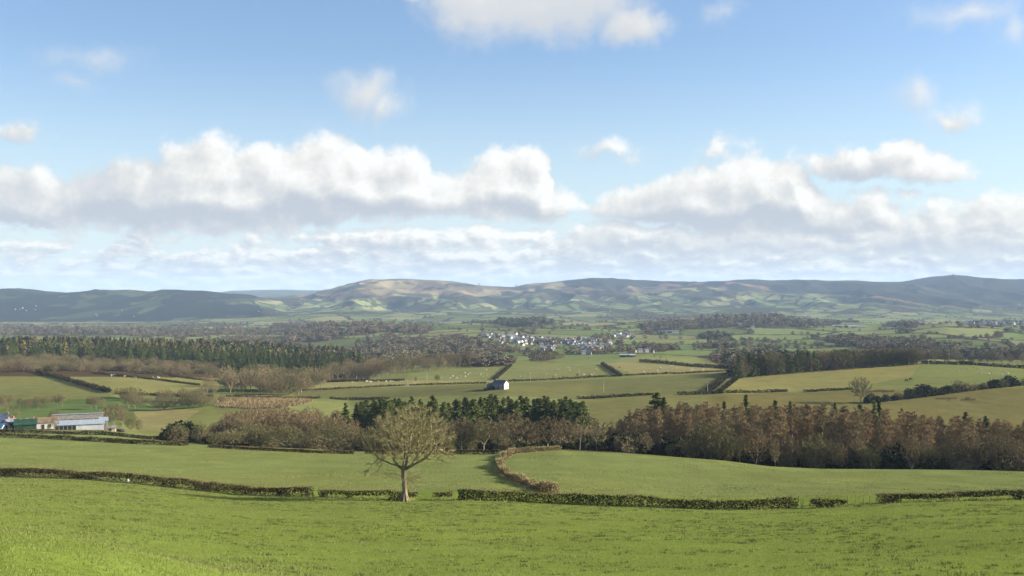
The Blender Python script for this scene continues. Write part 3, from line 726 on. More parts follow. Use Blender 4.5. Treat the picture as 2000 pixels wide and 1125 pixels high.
# ---------------------------------------------------------------- the lone oak
def lone_oak():
    d = 152.0; base = at(790, d)
    seeds = [(0, 0, 0), (.05, 0, 1.2), (-.02, .05, 2.5), (-.12, 0, 3.6), (-.08, 0, 4.5)]; par = [-1, 0, 1, 2, 3]
    def limb(p0, pts):
        b = p0
        for p in pts: seeds.append(p); par.append(b); b = len(seeds)-1
    limb(4, [(-.9, .2, 5.0), (-1.5, .1, 5.9), (-1.6, -.1, 7.2), (-1.9, 0, 8.2)])
    limb(4, [(.25, .1, 5.3), (.6, -.2, 6.6), (.7, .3, 7.9), (.8, .4, 9.4)])
    limb(4, [(.9, -.2, 5.0), (2.0, -.3, 5.6), (3.2, -.5, 6.3), (4.1, -.4, 7.4)])
    limb(4, [(.1, .9, 5.2), (.2, 2.0, 6.2), (.5, 3.0, 7.4)])
    limb(4, [(-.1, -.9, 5.3), (.2, -1.8, 6.4), (.4, -2.7, 7.6)])
    limb(5, [(-1.8, -.2, 5.3), (-2.9, -.2, 5.8), (-3.7, 0, 6.1)])
    limb(6, [(-1.0, .4, 6.9), (-.6, .6, 8.0)])
    limb(13, [(2.2, .4, 6.9), (2.9, .7, 8.0)])
    a1 = dome(2600, (.9, 0, 8.4), (6.2, 5.6, 4.95), -.55, .8)
    a1 = a1[(a1[:, 2] > 5.9+.35*RNG.normal(size=len(a1))-.02*a1[:, 0])]
    a2 = np.stack([-2.2-RNG.random(34)*3.3, RNG.normal(size=34)*1.4, np.zeros(34)], -1); a2[:, 2] = 6.4+(a2[:, 0]+2.2)*.75+RNG.normal(size=34)*.6
    a2[:, 2] = np.maximum(a2[:, 2], 3.6)
    a3 = np.stack([4.2+RNG.random(50)*2.6, RNG.normal(size=50)*1.4, 5.4+RNG.random(50)*1.2], -1)
    P, pr = colonize(seeds, par, np.concatenate([a1, a2, a3]), .30, 6.0, .42, 110, jit=.12)
    r, ch = radii(pr, .013, 2.25)
    r = r*(.35/r[0]); r = np.maximum(r, .014); r[0] *= 1.25
    o = empty('oak_tree', base-np.array([0, 0, .1]))
    tag(o, 'lone spreading bare oak tree at the hedge gap in the near green field', 'tree')
    T = MB(); i = np.where((pr >= 0) & (r > .045))[0]
    T.tubes(P[pr[i]], P[i], np.minimum(r[pr[i]], r[i]*1.5), r[i], 9)
    for a in np.linspace(0, 6.28, 8)[:-1]:              # root flare
        L = .75+.3*RNG.random(); dirn = np.array([math.cos(a), math.sin(a), 0])
        T.tubes([dirn*L+np.array([0, 0, -.1]), dirn*.45+np.array([0, 0, .35])], [dirn*.45+np.array([0, 0, .35]), dirn*.18+np.array([0, 0, 1.35])], [.08, .22], [.22, .2], 6)
    link('trunk', T.mesh('oak_trunk', M_BARK, smooth=True), o)
    Cw = MB(); j = np.where((pr >= 0) & (r <= .045))[0]
    Cw.tubes(P[pr[j]], P[j], np.maximum(r[j], .018), np.maximum(r[j]*.9, .015), 3)
    j = np.repeat(np.where((pr >= 0) & (r < .034))[0], 15)                    # straight twigs fanning out from the crown's heart
    D = P[j]-P[pr[j]]; D /= np.linalg.norm(D, axis=1, keepdims=True)+1e-9
    R_ = P[j]-np.array([.5, 0, 5.2]); R_ /= np.linalg.norm(R_, axis=1, keepdims=True)
    D = D*.5+R_*.9+RNG.normal(size=D.shape)*.38; D[:, 2] += .1; D /= np.linalg.norm(D, axis=1, keepdims=True)
    A = P[j]-(P[j]-P[pr[j]])*RNG.random((len(j), 1)); Cw.twigs(A, A+D*(.35+.75*RNG.random((len(j), 1))), .0155)
    # sprout tufts on the trunk
    for cx, cz, n, sp in ((.75, 2.9, 260, .65), (1.35, 3.3, 220, .6), (-.5, 3.2, 90, .5), (-2.2, 4.0, 160, .9), (.5, 2.0, 90, .4)):
        c = np.array([cx, 0, cz])+RNG.normal(size=(n, 3))*np.array([sp, sp, sp*.55]); D = c-np.array([0, 0, cz-.5]); D /= np.linalg.norm(D, axis=1, keepdims=True)
        Cw.twigs(c, c+D*.6+RNG.normal(size=(n, 3))*.2, .022)
    for q in range(5): Cw.tubes([(0, 0, 2.2+.3*q)], [(.6+.25*q, .2*RNG.normal(), 2.7+.22*q)], .045, .015, 4)
    Cw.tubes([(-.1, 0, 3.3), (-1.3, .1, 4.0)], [(-1.3, .1, 4.0), (-2.9, .2, 3.9)], [.05, .03], [.03, .012], 4)
    link('crown', Cw.mesh('oak_crown', M_OAKTWIG), o)
    print('oak nodes', len(P))
lone_oak()
# ---------------------------------------------------------------- helpers that set plants out on the land
def tree_at(kind, protos, px, top, d, label, cat='tree', group=None, base_h=13.0, sx=None, var=0, pick=None, parts=('trunk', 'crown'), hmin=2, hmax=32):
    g = at(px, d); h = (CY-top)/F*d-g[2]; h = float(np.clip(h, hmin, hmax))
    return plant(kind, protos, g, h, label, cat, group, base_h, None if sx is None else sx*h/base_h, parts, var, pick)
def sample(P, n, dmin, dmax, sep=0.0):
    xs = [p[0] for p in P]; ys = [p[1] for p in P]; out = []; tries = 0
    while len(out) < n and tries < n*60:
        tries += 1
        x, y = random.uniform(min(xs), max(xs)), random.uniform(min(ys), max(ys))
        if not inpoly(np.array([x]), np.array([y]), P)[0]: continue
        if sep and any((x-a)**2+((y-b)*2.2)**2 < sep*sep for a, b, _ in out): continue
        out.append((x, y, dist(x, y, dmin, dmax)))
    return out

def hedge(label, pts, h, w, dmin, dmax, dens, size, ivy=0.0, gaps=.5, top=True, straight=True, rough=.38, tan=False):
    """a trimmed hedge along ground points seen at (px, py)"""
    ds = [dist(px, py, dmin, dmax) for px, py in pts]
    W = []
    for (a, d0), (b, d1) in zip(zip(pts, ds), list(zip(pts, ds))[1:]):
        n = max(2, int(abs(b[0]-a[0])/6)+int(abs(d1-d0)/4)+2)
        for t in np.linspace(0, 1, n, endpoint=False):
            d = 1/((1-t)/d0+t/d1); px = a[0]+(b[0]-a[0])*t; W.append(((px-CX)/F*d, d))
    W.append(((pts[-1][0]-CX)/F*ds[-1], ds[-1])); W = np.array(W)
    seg = np.hypot(*np.diff(W, axis=0).T); s = np.concatenate([[0], np.cumsum(seg)]); L = s[-1]
    n = int(L*dens); t = RNG.random(n)*L
    x, y = np.interp(t, s, W[:, 0]), np.interp(t, s, W[:, 1])
    tx, ty = np.gradient(W[:, 0], s), np.gradient(W[:, 1], s)
    nx, ny = -np.interp(t, s, ty), np.interp(t, s, tx); q = np.hypot(nx, ny)+1e-9; nx, ny = nx/q, ny/q
    zn = RNG.random(n); cr = RNG.random(n)*2-1
    sh = RNG.random(n) < .5; cr = np.where(sh, np.sign(cr)*(1-.12*RNG.random(n)), cr)
    sd = (sum(map(ord, label)) % 97)
    thin = vnoise(t/2.2, t*0+sd, 2); low = zn < .42
    keep = ~(low & (RNG.random(n) < gaps*sstep(.25, .6, thin)*1.25)); x, y, nx, ny, zn, cr, t, thin = (v[keep] for v in (x, y, nx, ny, zn, cr, t, thin))
    hh = h*(1+(vnoise(t/5.0, t*0+sd+9, 3)-.5)*rough+(vnoise(t/1.1, t*0+sd, 7)-.5)*.10); ww = w*.5*(.75+.5*vnoise(t/2.5, t*0+sd, 4))*(.72+.28*np.minimum(1, zn*2))
    X, Y = x+nx*cr*ww, y+ny*cr*ww; G = hxy(X, Y)
    shoot = RNG.random(n if len(zn) == n else len(zn)) < .02; zn = np.where(shoot, 1+.22*RNG.random(len(zn)), zn)   # stray shoots above the cut
    p = np.stack([X, Y, G+zn*hh-size*.25], -1)
    o3 = np.array([W[:, 0].mean(), W[:, 1].mean(), 0.0]); o3[2] = float(hxy(o3[0], o3[1]))
    p -= o3
    iv = vnoise(t/6.0, t*0+sd+3, 11) > 1-ivy
    tp = (zn > .90) & top
    body = MB(); k = ~iv & ~tp; body.tris(p[k], size*(.6+.8*RNG.random(k.sum())), 0, .75)
    stems = None
    if dmin < 400:
        ns = int(L*2.2); ts = RNG.random(ns)*L; xs, ys = np.interp(ts, s, W[:, 0])+RNG.normal(size=ns)*.12, np.interp(ts, s, W[:, 1])+RNG.normal(size=ns)*.12
        A = np.stack([xs, ys, hxy(xs, ys)-.1], -1)-o3; B = A+np.stack([RNG.normal(size=ns)*.18, RNG.normal(size=ns)*.18, np.full(ns, h*.55)], -1)
        stems = MB(); stems.tubes(A, B, .035, .02, 4)
    mh = M_TANHEDGE if tan else M_HEDGE
    me = body.mesh('hedge', mh) if stems is None else two_mat('hedge', stems, M_TRUNK, body, mh)
    if not (iv.any() or tp.any()):
        o = link('hedge', me); o.location = o3
    else:
        o = empty('hedge', o3); link('foliage', me, o)
        if tp.any():
            b = MB(); b.tris(p[tp]+[0, 0, size*.1], size*.7, .6, .6); link('cut_top_foliage', b.mesh('hedge_top', M_ROUGH if tan else M_HEDGETOP), o)
        if iv.any():
            b = MB(); k = iv & ~tp; b.tris(p[k], size*(.6+.8*RNG.random(k.sum())), .1, .9)
            if k.any(): link('ivy', b.mesh('hedge_ivy', M_HEDGEIVY), o)
    tag(o, label, 'hedge'); return W

# ---------------------------------------------------------------- hedges
NEAR = (120, 235)
HW = []
HW.append(hedge('long trimmed hedge below the farm with ivy patches along the near field', [(-260,924),(0,929),(150,935),(300,947),(450,964),(530,968),(608,970)], 1.55, 1.5, *NEAR, 330, .17, .22, .5))
HW.append(hedge('short gappy trimmed hedge just left of the lone oak', [(624,971),(700,974),(784,977)], 1.35, 1.3, *NEAR, 300, .17, 0, 1.0))
HW.append(hedge('hedge stub right behind the trunk of the lone oak', [(786,976),(812,977)], 1.3, 1.0, *NEAR, 300, .17, 0, 1.0))
HW.append(hedge('tiny square hedge piece between two gaps right of the oak', [(848,976),(882,976)], 1.3, 1.2, *NEAR, 320, .17, 0, .9))
HW.append(hedge('long dark trimmed hedge right of the oak, meeting the curved bank hedge', [(894,977),(1000,979),(1100,984),(1250,989),(1400,995),(1480,995),(1552,993)], 1.5, 1.6, *NEAR, 340, .17, .25, .3))
HW.append(hedge('short square hedge piece standing alone beside bare fence posts', [(1582,992),(1615,991),(1652,989)], 1.1, 1.2, *NEAR, 330, .17, 0, .7))
HW.append(hedge('trimmed hedge with light gaps underneath running to the right edge', [(1716,984),(1800,981),(1900,978),(2000,976),(2260,970)], 1.5, 1.5, *NEAR, 320, .17, .2, .95))
HW.append(hedge('overgrown tawny hedge curving up between the two bright green fields', [(1086,964),(1064,960),(1036,951),(1008,941),(986,927),(974,913),(980,900),(994,891),(1004,885)], 1.45, 1.25, 140, 345, 330, .19, .06, .3, rough=.8, tan=True))
HW.append(hedge('low brown hedge at the top of the round right-hand field', [(1004,886),(1040,883),(1094,879)], 1.5, 1.6, 270, 345, 220, .22, 0, .4, tan=True))
hedge('thin hedge along the top of the left green field behind the oak', [(712,886),(800,887),(900,887),(975,886)], 1.2, 1.3, 255, 345, 150, .24, 0, .4)
hedge('thin low hedge at the field top left of the oak', [(408,874),(500,879),(600,884),(690,887)], .9, 1.2, 270, 350, 140, .24, 0, .4)
hedge('long low brown hedge at the top of the left field below the farm', [(-260,850),(0,854),(90,857),(200,863),(300,869),(368,871)], 1.5, 1.5, 280, 352, 150, .26, .1, .4)
hedge('hedge on the bank just below the farm sheds', [(-260,843),(0,846),(120,848),(240,853),(300,859),(330,861)], 1.5, 1.5, 350, 425, 120, .3, .4, .3)
hedge('hedge running below the willow wood from the field gate', [(332,862),(400,864),(470,867),(520,870)], .9, 1.3, 350, 430, 100, .3, 0, .3)
M1 = (430, 1000)
hedge('bushy dark hedge slanting down the left hillside field', [(72,727),(110,738),(150,750),(190,761),(214,767)], 3.0, 3.0, 600, 960, 26, .8, .5, .1, False)
hedge('faint hedge across the field under the brown wood', [(180,728),(240,735),(320,744),(390,753)], 1.6, 2.0, 600, 960, 26, .6, 0, .1, False)
hedge('short high hedge line near the pale trees left of the forest', [(330,734),(380,741),(430,746)], 1.5, 2.0, 700, 960, 26, .6, 0, .1, False)
hedge('hedge below the brown wood at the far left edge', [(-200,726),(0,728),(62,726)], 1.6, 2.2, 800, 970, 26, .6, 0, .1, False)
hedge('hedge edging the pale field beside the reeds', [(225,770),(300,772),(360,776)], 2.0, 2.5, 600, 820, 26, .7, .2, .1, False)
hedge('hedge along the foot of the tan wood above the pale strip field', [(628,747),(700,745),(790,743)], 1.8, 2.2, 780, 1000, 24, .7, .2, .1, False)
hedge('low hedge under the pale strip field left of the white house', [(572,764),(640,761),(720,757),(792,753)], 1.4, 1.8, 650, 960, 26, .6, .2, .1, False)
hedge('low hedge from the field gap to the white house', [(800,753),(870,751),(950,749)], 1.5, 1.8, 650, 960, 26, .6, .2, .1, False)
hedge('dark low hedge above the green patch left of the pines', [(645,779),(700,780),(760,779)], 1.5, 1.8, 520, 800, 26, .6, .3, .1, False)
hedge('hedge under the reed field among the bushes', [(440,776),(520,778),(600,779),(625,778)], 1.5, 1.8, 520, 800, 26, .6, .3, .1, False)
hedge('hedge below the sheep field right of the white house', [(992,745),(1080,742),(1160,737),(1215,735)], 1.6, 2.0, 780, 1000, 26, .6, .3, .1, False)
hedge('dark hedge continuing to the lane in front of the pale sheep field', [(1217,734),(1330,730),(1425,725)], 1.6, 2.2, 780, 1000, 26, .6, .3, .1, False)
hedge('hedge slanting up the hill between the two sheep fields', [(1212,735),(1195,724),(1176,712)], 2.4, 2.6, 830, 1180, 26, .8, .3, .1, False)
hedge('hedge slanting up the hill above the white house', [(966,742),(982,728),(998,714)], 2.0, 2.4, 830, 1180, 26, .8, .1, .1, False)
hedge('dark low hedge rising towards the lone pine', [(1128,779),(1200,776),(1275,771)], 1.7, 2.2, 480, 740, 28, .6, .4, .1, False)
hedge('dark low hedge across the middle of the right-hand fields', [(1322,771),(1400,769),(1470,767),(1538,765)], 1.8, 2.2, 500, 760, 28, .6, .5, .1, False)
hedge('dark low hedge ending at the round tree in the right-hand fields', [(1570,766),(1620,763),(1665,761)], 1.6, 2.0, 500, 780, 28, .6, .5, .1, False)
hedge('left hedge of the sunken lane climbing to the wood strip', [(1384,767),(1402,752),(1418,738),(1428,728)], 3.0, 3.2, 560, 960, 28, .8, .4, .1, False)
hedge('right hedge of the sunken lane climbing to the wood strip', [(1404,768),(1422,754),(1438,741)], 2.0, 2.4, 560, 960, 28, .7, .2, .1, False)
hedge('hedge under the bushy hill field right of the village', [(1250,707),(1320,713),(1400,719),(1440,722)], 3.0, 3.0, 900, 1400, 20, .9, .1, .1, False)
hedge('dark bank hedge behind the shadowed right hill field', [(1800,708),(1860,709),(1920,713),(2010,720),(2150,728)], 2.6, 3.0, 800, 1000, 22, .9, .5, .1, False)

# ---------------------------------------------------------------- fence posts in the hedge gap
M_POST = noisy_material('weathered_post', (.10, .085, .065, 1), (.2, .18, .14, 1), 4, .9, .1)
def post_mesh():
    b = MB(); b.tubes([(0, 0, -.2)], [(0, 0, 1.12)], .055, .05, 6); b.tubes([(0, 0, 1.12)], [(0, 0, 1.16)], .05, .012, 6)
    return b.mesh('fence_post', M_POST)
_pm = post_mesh()
for px, py, lean, lab in ((1553,993,.06,'fence post at the end of the long dark hedge'), (1565,993,-.05,'left post of the close pair in the hedge gap'), (1568,993,.1,'right post of the close pair in the hedge gap'),
                     (1656,989,0,'upright fence post right beside the square hedge piece'), (1669,989,.2,'thin pale leaning fence post in the wide gap'), (1687,988,.03,'fence post in the middle of the wide right gap'), (1699,987,0,'tallest fence post in the wide right gap'),
                     (1711,986,.15,'leaning fence post at the start of the right hedge')):
    o = link('fence_post', _pm); o.location = at(px, dist(px, py, 120, 200)); o.rotation_euler = (0, lean, random.random()); o.scale = (1, 1, random.uniform(.85, 1.15))
    tag(o, lab, 'fence post', 'posts left standing in the hedge gap')

# ---------------------------------------------------------------- right-hand larch plantation
PB = ('trunk', 'crown'); LB = PB
TOPX = [1180, 1230, 1290, 1400, 1500, 1600, 1700, 1800, 1850, 1900, 2000, 2150]; TOPY = [838, 805, 788, 793, 792, 794, 799, 807, 813, 819, 823, 826]
spots = []; tries = 0
while len(spots) < 296 and tries < 30000:
    tries += 1
    px = random.uniform(1192, 2110); f = random.random()**1.25
    d = np.interp(px, [1190, 1500, 2000], [345, 322, 312])+f*82
    x = (px-CX)/F*d
    if any((x-a)**2+(d-b)**2 < 3.7**2 for a, b, *_ in spots): continue
    spots.append((x, d, px, f))
for x, d, px, f in spots:
    top = np.interp(px, TOPX, TOPY)+abs(random.gauss(0, 4))+(1-f)*random.uniform(-4, 17)
    tree_at('larch_tree', LARCH, px, top, d, 'bare brown larch standing in the dense plantation behind the round field', group='larches of the right-hand plantation', base_h=22, parts=LB, var=.12, sx=1.3, hmin=11, hmax=27)
for px, top, d, pk, s, lab in ((1283,767,385,2,1.2,'broad dark pine rising highest at the left end of the larch plantation'), (1297,775,382,0,1.1,'dark pine leaning against the tallest pine of the larch plantation'), (1457,769,345,1,.85,'slim dark spruce spire in the left half of the larch plantation'), (1414,783,360,0,.8,'small dark spruce just left of the slim spire in the larches'),
    (1513,781,350,0,1.15,'bushy dark spruce with a broad top among the larches'), (1543,782,362,1,.8,'pointed spruce just right of the bushy broad spruce'), (1575,788,372,0,.8,'half hidden spruce in the middle of the larches'), (1631,784,380,1,.55,'thin spruce tip poking out of the larch tops'),
    (1679,790,350,2,.9,'dark spruce left of the twin spruce tips'), (1707,781,352,0,.65,'left one of the twin spruce tips'), (1717,780,356,1,.75,'right and taller one of the twin spruce tips'), (1761,797,372,0,.7,'short dark spruce between twin tips and the right end'),
    (1886,804,358,0,1.1,'dark conical spruce standing above the right end of the larches'), (1925,811,345,1,1.0,'shaggy dark spruce near the right edge of the larches'), (1943,831,338,1,.8,'lower dark spruce beside the shaggy one at the right edge')):
    tree_at('spruce_tree', SPRUCE if pk != 2 else PINE, px, top, d, lab, base_h=20, sx=s, pick=pk, hmax=34)
FR = [1100, 1200, 1300, 1400, 1500, 1600, 1800, 2000, 2100]; FD = [316, 313, 309, 305, 303, 303, 300, 296, 294]
def front(px): return float(np.interp(px, FR, FD))
for px, top, off, pr, sx, lab in ((1388,847,6,'R',.9,'reddish many-stemmed tree in front of the dark larch plantation'), (1424,862,9,'B',.9,'grey rounded tree right of the reddish many-stemmed tree'), (1514,855,4,'P',.62,'slender pale pinkish tree standing before the dark wood'), (1205,852,8,'R',.8,'small round reddish tree at the left end of the plantation'),
    (1262,846,10,'P',.8,'pale-stemmed tree at the left foot of the plantation'), (1345,855,9,'O',.7,'low olive tree left of the reddish many-stemmed tree'), (1310,866,6,'O',.8,'low spreading olive tree at the plantation foot'), (1950,858,10,'P',.9,'pale spreading tree catching the sun at the right end'), (1905,872,8,'R',.8,'tawny sunlit tree at the right foot of the plantation'), (1858,884,6,'B',.7,'small grey tree at the foot of the dark right wood')):
    tree_at('bare_tree', dict(R=RUST, B=BARE, P=PALE, O=OLIVE)[pr], px, top, front(px)+off, lab, sx=sx)
for k in range(190):
    px = random.uniform(1190, 2080); d = front(px)+random.uniform(6, 60); pr = random.choice((SHRUB, LEAFY, LEAFY))
    h = random.uniform(2.5, 7.5)
    plant('undergrowth_shrub', pr, at(px, d), h, 'dim shrub in the undergrowth at the foot of the plantation', 'shrub', 'shrubs under the larch plantation', 1.0, h*random.uniform(.9, 1.5), PB)
for k in range(56):                                   # dark evergreens added to stand in for shade between the larch stems
    px = random.uniform(1200, 2110); d = front(px)+14+62*random.random()**1.4; h = random.uniform(4.5, 9.5)
    plant('evergreen_shrub', LEAFY, at(px, d), h, 'tall dark evergreen shrub added for shade among the larch stems', 'shrub', 'evergreens added for shade between the larch stems', 1.0, h*random.uniform(.55, .85), PB)
for k in range(38):
    px = random.uniform(1195, 2080); d = front(px)+random.uniform(5, 16); h = random.uniform(5.5, 12)
    plant('bare_tree', random.choice((RUST, BARE, PALE, RUST, OLIVE)), at(px, d), h, 'small bare tree fringing the foot of the dark larch plantation', 'tree', 'fringe trees of the plantation', sx=h/13*random.uniform(.8, 1.1), sink=h*.08)
for k in range(40):                                     # the plantation goes on unseen past the right edge, added to shade its front
    px = random.uniform(2110, 2480); d = front(px)+8+random.random()*70
    plant('larch_tree', LARCH, at(px, d), random.uniform(19, 24), 'bare brown larch added unseen beyond the right edge to shade the plantation', 'tree', 'unseen larches added beyond the right edge', 22, 1.25)
for px, top, off, lab in ((1965,893,4,'wide brown bramble mound at the right foot of the plantation'), (2010,897,3,'brown bramble mound cut by the right edge'), (1880,900,4,'low tan bush before the dark right wood'), (1228,868,3,'pale round bush at the left foot of the plantation')):
    g = at(px, front(px)+off); h = (CY-top)/F*g[1]-g[2]
    plant('round_shrub', PALESHRUB if 'tan' in lab or 'pale' in lab else RUSTSHRUB, g, h, lab, 'shrub', None, 1.0, h*1.9, PB)

# ---------------------------------------------------------------- pine block and the bare trees before it
spots = []; tries = 0
while len(spots) < 92 and tries < 9000:
    tries += 1; px = random.uniform(690, 1140); d = random.uniform(432, 492); x = (px-CX)/F*d
    if any((x-a)**2+(d-b)**2 < 3.9**2 for a, b, _ in spots): continue
    spots.append((x, d, px))
for x, d, px in spots:
    top = np.interp(px, [690, 720, 800, 900, 1000, 1080, 1140], [786, 776, 776, 774, 770, 774, 780])+abs(random.gauss(0, 6))+(492-d)*.18-4
    tree_at('pine_tree', PINE, px, top, d, 'dark green pine in the dense block behind the lone oak', group='pines of the dark central block', base_h=20, var=.1, sx=1.2, hmin=12)
tree_at('spruce_tree', SPRUCE, 675, 786, 425, 'single dark spruce standing free at the left end of the pine block', base_h=20, sx=1.25, pick=0)
tree_at('spruce_tree', SPRUCE, 654, 806, 424, 'small spruce left of the free-standing dark spruce', base_h=20, sx=1.2, pick=1)
tree_at('spruce_tree', SPRUCE, 1128, 792, 425, 'drooping spruce at the right end of the pine block', base_h=20, sx=1.3, pick=2)
for px, top, d, pr, sx, lab in ((868,820,345,'B0',.9,'grey bare tree just right of the oak crown'), (902,815,336,'B4',1.0,'spreading grey tree right of the oak, before the pines'), (945,816,335,'B1',1.1,'tall-stemmed grey tree before the middle of the pines'), (1002,806,328,'B2',1.05,'broad domed bare tree, largest before the pine block'), (1070,813,326,'B3',1.25,'rounded bare tree right of the broad domed tree'),
    (978,824,352,'B0',.8,'grey tree squeezed left of the broad domed tree'), (1042,826,360,'R1',.9,'purplish tree between the domed and rounded trees'), (1100,818,395,'R0',1.1,'purplish tree at the right end of the pines'), (1132,829,330,'F0',.95,'left one of two flat-topped pale trees at the wood corner'), (1166,832,334,'F1',.9,'right one of two flat-topped pale trees at the wood corner'),
    (1150,815,385,'B2',1.2,'dark bare tree behind the two flat-topped pale trees'), (1205,826,380,'R2',1.3,'dark bare tree between flat-topped pair and larches'), (920,834,338,'O0',.6,'low olive tree before the pines'), (1145,868,326,'O1',.5,'small olive bush-like tree under the flat-topped pair')):
    P_ = dict(B=BARE, R=RUST, F=FLATTOP, O=OLIVE)[pr[0]]
    tree_at('bare_tree', P_, px, top, d, lab, sx=sx, pick=int(pr[1]))
for k in range(90):
    px = random.uniform(700, 1230); d = random.uniform(352, 425); h = random.uniform(2.5, 6)
    plant('undergrowth_shrub', random.choice((SHRUB, LEAFY, LEAFY)), at(px, d), h, 'dim shrub in the undergrowth before the pine block', 'shrub', 'shrubs under the pine block', 1.0, h*1.3, PB)

# ---------------------------------------------------------------- alder and willow wood on the left
for k in range(96):
    px = random.uniform(415, 690); d = random.uniform(400, 470)
    top = np.interp(px, [415, 450, 520, 600, 660, 690], [822, 800, 790, 794, 800, 812])+abs(random.gauss(0, 7))+(470-d)*.2
    tree_at('alder_tree', RUST, px, top, d, 'reddish bare alder in the wood behind the rounded willows', group='alders of the left wood', var=.12, hmin=6, sx=1.15)
for px, top, d, pk, s, lab in ((352,832,372,0,.8,'small olive willow at the left tip of the wood'), (392,828,380,1,.8,'olive willow second from the left tip of the wood'), (420,843,358,2,.9,'low wide willow hugging the field left of centre'), (455,838,362,0,.9,'rounded willow under the reddest alders'), (505,828,366,1,1.05,'large rounded grey-green willow in the row'), (560,828,362,2,1.0,'broadest grey-green willow dome in the row'),
    (606,836,366,0,.9,'willow between the broadest dome and the oak'), (660,828,356,1,1.05,'large willow dome left of the oak crown'), (712,834,352,2,.9,'willow dome half hidden by the oak crown'), (478,820,392,1,.8,'taller willow showing behind the row'), (632,822,390,0,.8,'tall willow showing behind the right of the row'), (760,832,352,1,.8,'dark willow behind the oak crown'), (815,838,350,0,.75,'dark willow behind the right of the oak crown')):
    tree_at('willow_tree', OLIVE, px, top, d, lab, sx=s*1.15, pick=pk)
for k in range(60):
    px = random.uniform(335, 720); d = random.uniform(366, 420); h = random.uniform(2.5, 5.5)
    plant('undergrowth_shrub', random.choice((SHRUB, LEAFY)) if px < 420 else SHRUB, at(px, d), h, 'dim shrub filling in under the left willow wood', 'shrub', 'shrubs under the willow wood', 1.0, h*1.5, PB)
for px, top, d, lab in ((345,822,395,'dark evergreen bush at the left tip of the willow wood'), (366,820,400,'second dark evergreen bush at the tip of the willow wood'), (322,840,400,'low evergreen bush beside the field gate')):
    g = at(px, d); h = (CY-top)/F*d-g[2]
    plant('round_shrub', LEAFY, g, h, lab, 'shrub', None, 1.0, h*1.3, PB)

# ---------------------------------------------------------------- trees about the farm and on the left fields
for px, top, d, pr, sx, lab in ((204,794,505,'R0',1.3,'purplish bare tree behind the right end of the big shed'), (222,786,520,'B0',.9,'tall grey tree right of the big farm shed'), (240,796,505,'B1',.9,'spreading grey tree at the right of the farm'), (256,808,495,'O0',.6,'olive tree at the right end of the farm trees'), (216,810,500,'B4',.9,'lower grey tree leaning over the shed corner'), (272,818,490,'O1',.5,'low olive tree right of the farm trees'), (234,820,492,'P0',.9,'pale small tree before the farm trees'), (106,812,441,'P1',.8,'thin pale tree standing before the big farm shed'), (96,828,440,'O1',.6,'low bush-like tree before the white farm building'),
    (106,798,520,'O2',.62,'round olive tree behind the white farm building'), (32,800,530,'B3',.9,'thin grey tree left behind the green barn'), (8,806,500,'B0',.8,'dark tree behind the farmhouse roof'),
    (112,768,640,'B2',.9,'spreading field tree with a long shadow on the left green field'), (122,770,640,'B4',.9,'field tree touching the spreading one on the left green field'), (72,774,640,'B0',.9,'small bare tree in the hedge of the left green field'), (40,776,640,'B3',1.1,'round bare tree near the left edge of the green field'), (84,776,655,'R1',.9,'purplish bare tree in the left field hedge'),
    (178,774,622,'B1',1.1,'field tree with a long shadow right of the spreading one'), (188,772,620,'B2',.8,'taller twin of the field tree in the left green field'), (203,778,640,'P1',.8,'pale thin tree right of the field twins'), (14,786,600,'R2',1.2,'purplish tree at the left edge of the green field'), (2,768,660,'O0',.7,'olive tree at the far left edge below the field'),
    (405,728,740,'P0',.9,'tall pale feathery tree above the reed field'), (418,742,730,'P1',.8,'pale feathery tree beside the tallest one above the reeds'), (393,752,720,'P0',.8,'smaller pale tree left of the feathery pair'), (312,770,640,'R0',1.1,'purplish tree in the bushy field hedge above the pale field')):
    P_ = dict(B=BARE, R=RUST, P=PALE, O=OLIVE)[pr[0]]
    tree_at('bare_tree', P_, px, top, d, lab, sx=sx, pick=int(pr[1]))
for k in range(34):
    px = random.uniform(228, 440); t = (px-228)/210
    d = random.uniform(610, 700); h = random.uniform(3.5, 8.5)
    plant('hedgerow_tree', random.choice((BARE, OLIVE, RUST, BARE)), at(px, d), h, 'bare bushy tree in the thick field hedge above the pale left field', 'tree', 'trees of the thick hedge above the pale field', sx=h/13*1.5)
for k in range(12):
    px = random.uniform(-20, 110); h = random.uniform(3.5, 7)
    plant('hedgerow_tree', random.choice((BARE, OLIVE, RUST)), at(px, random.uniform(610, 668)), h, 'bare bushy tree in the hedge at the far left of the green field', 'tree', 'trees of the far left field hedge', sx=h/13)

# tan and purple broadleaf wood at the foot of the left conifers
for x, y, d in sample([(436,752),(440,768),(560,775),(600,772),(640,752),(620,746),(520,738)], 74, 640, 960, 6):
    h = random.uniform(9, 16)
    plant('copse_tree', random.choice((PALE, PALE, BARE, OLIVE)), at(x, d), h, 'pale tan tree in the small wood below the left conifers', 'tree', 'trees of the small tan wood', sx=h/13*1.25)
for x, y, d in sample([(632,744),(760,741),(800,730),(880,722),(935,712),(930,704),(760,712),(700,725)], 84, 840, 1200, 9):
    h = random.uniform(9, 17)
    plant('bare_tree', random.choice((PALE, BARE, RUST, BARE)), at(x, d), h, 'bare tree along the foot of the wood above the pale strip field', 'tree', 'trees above the pale strip field', sx=h/13*1.1)
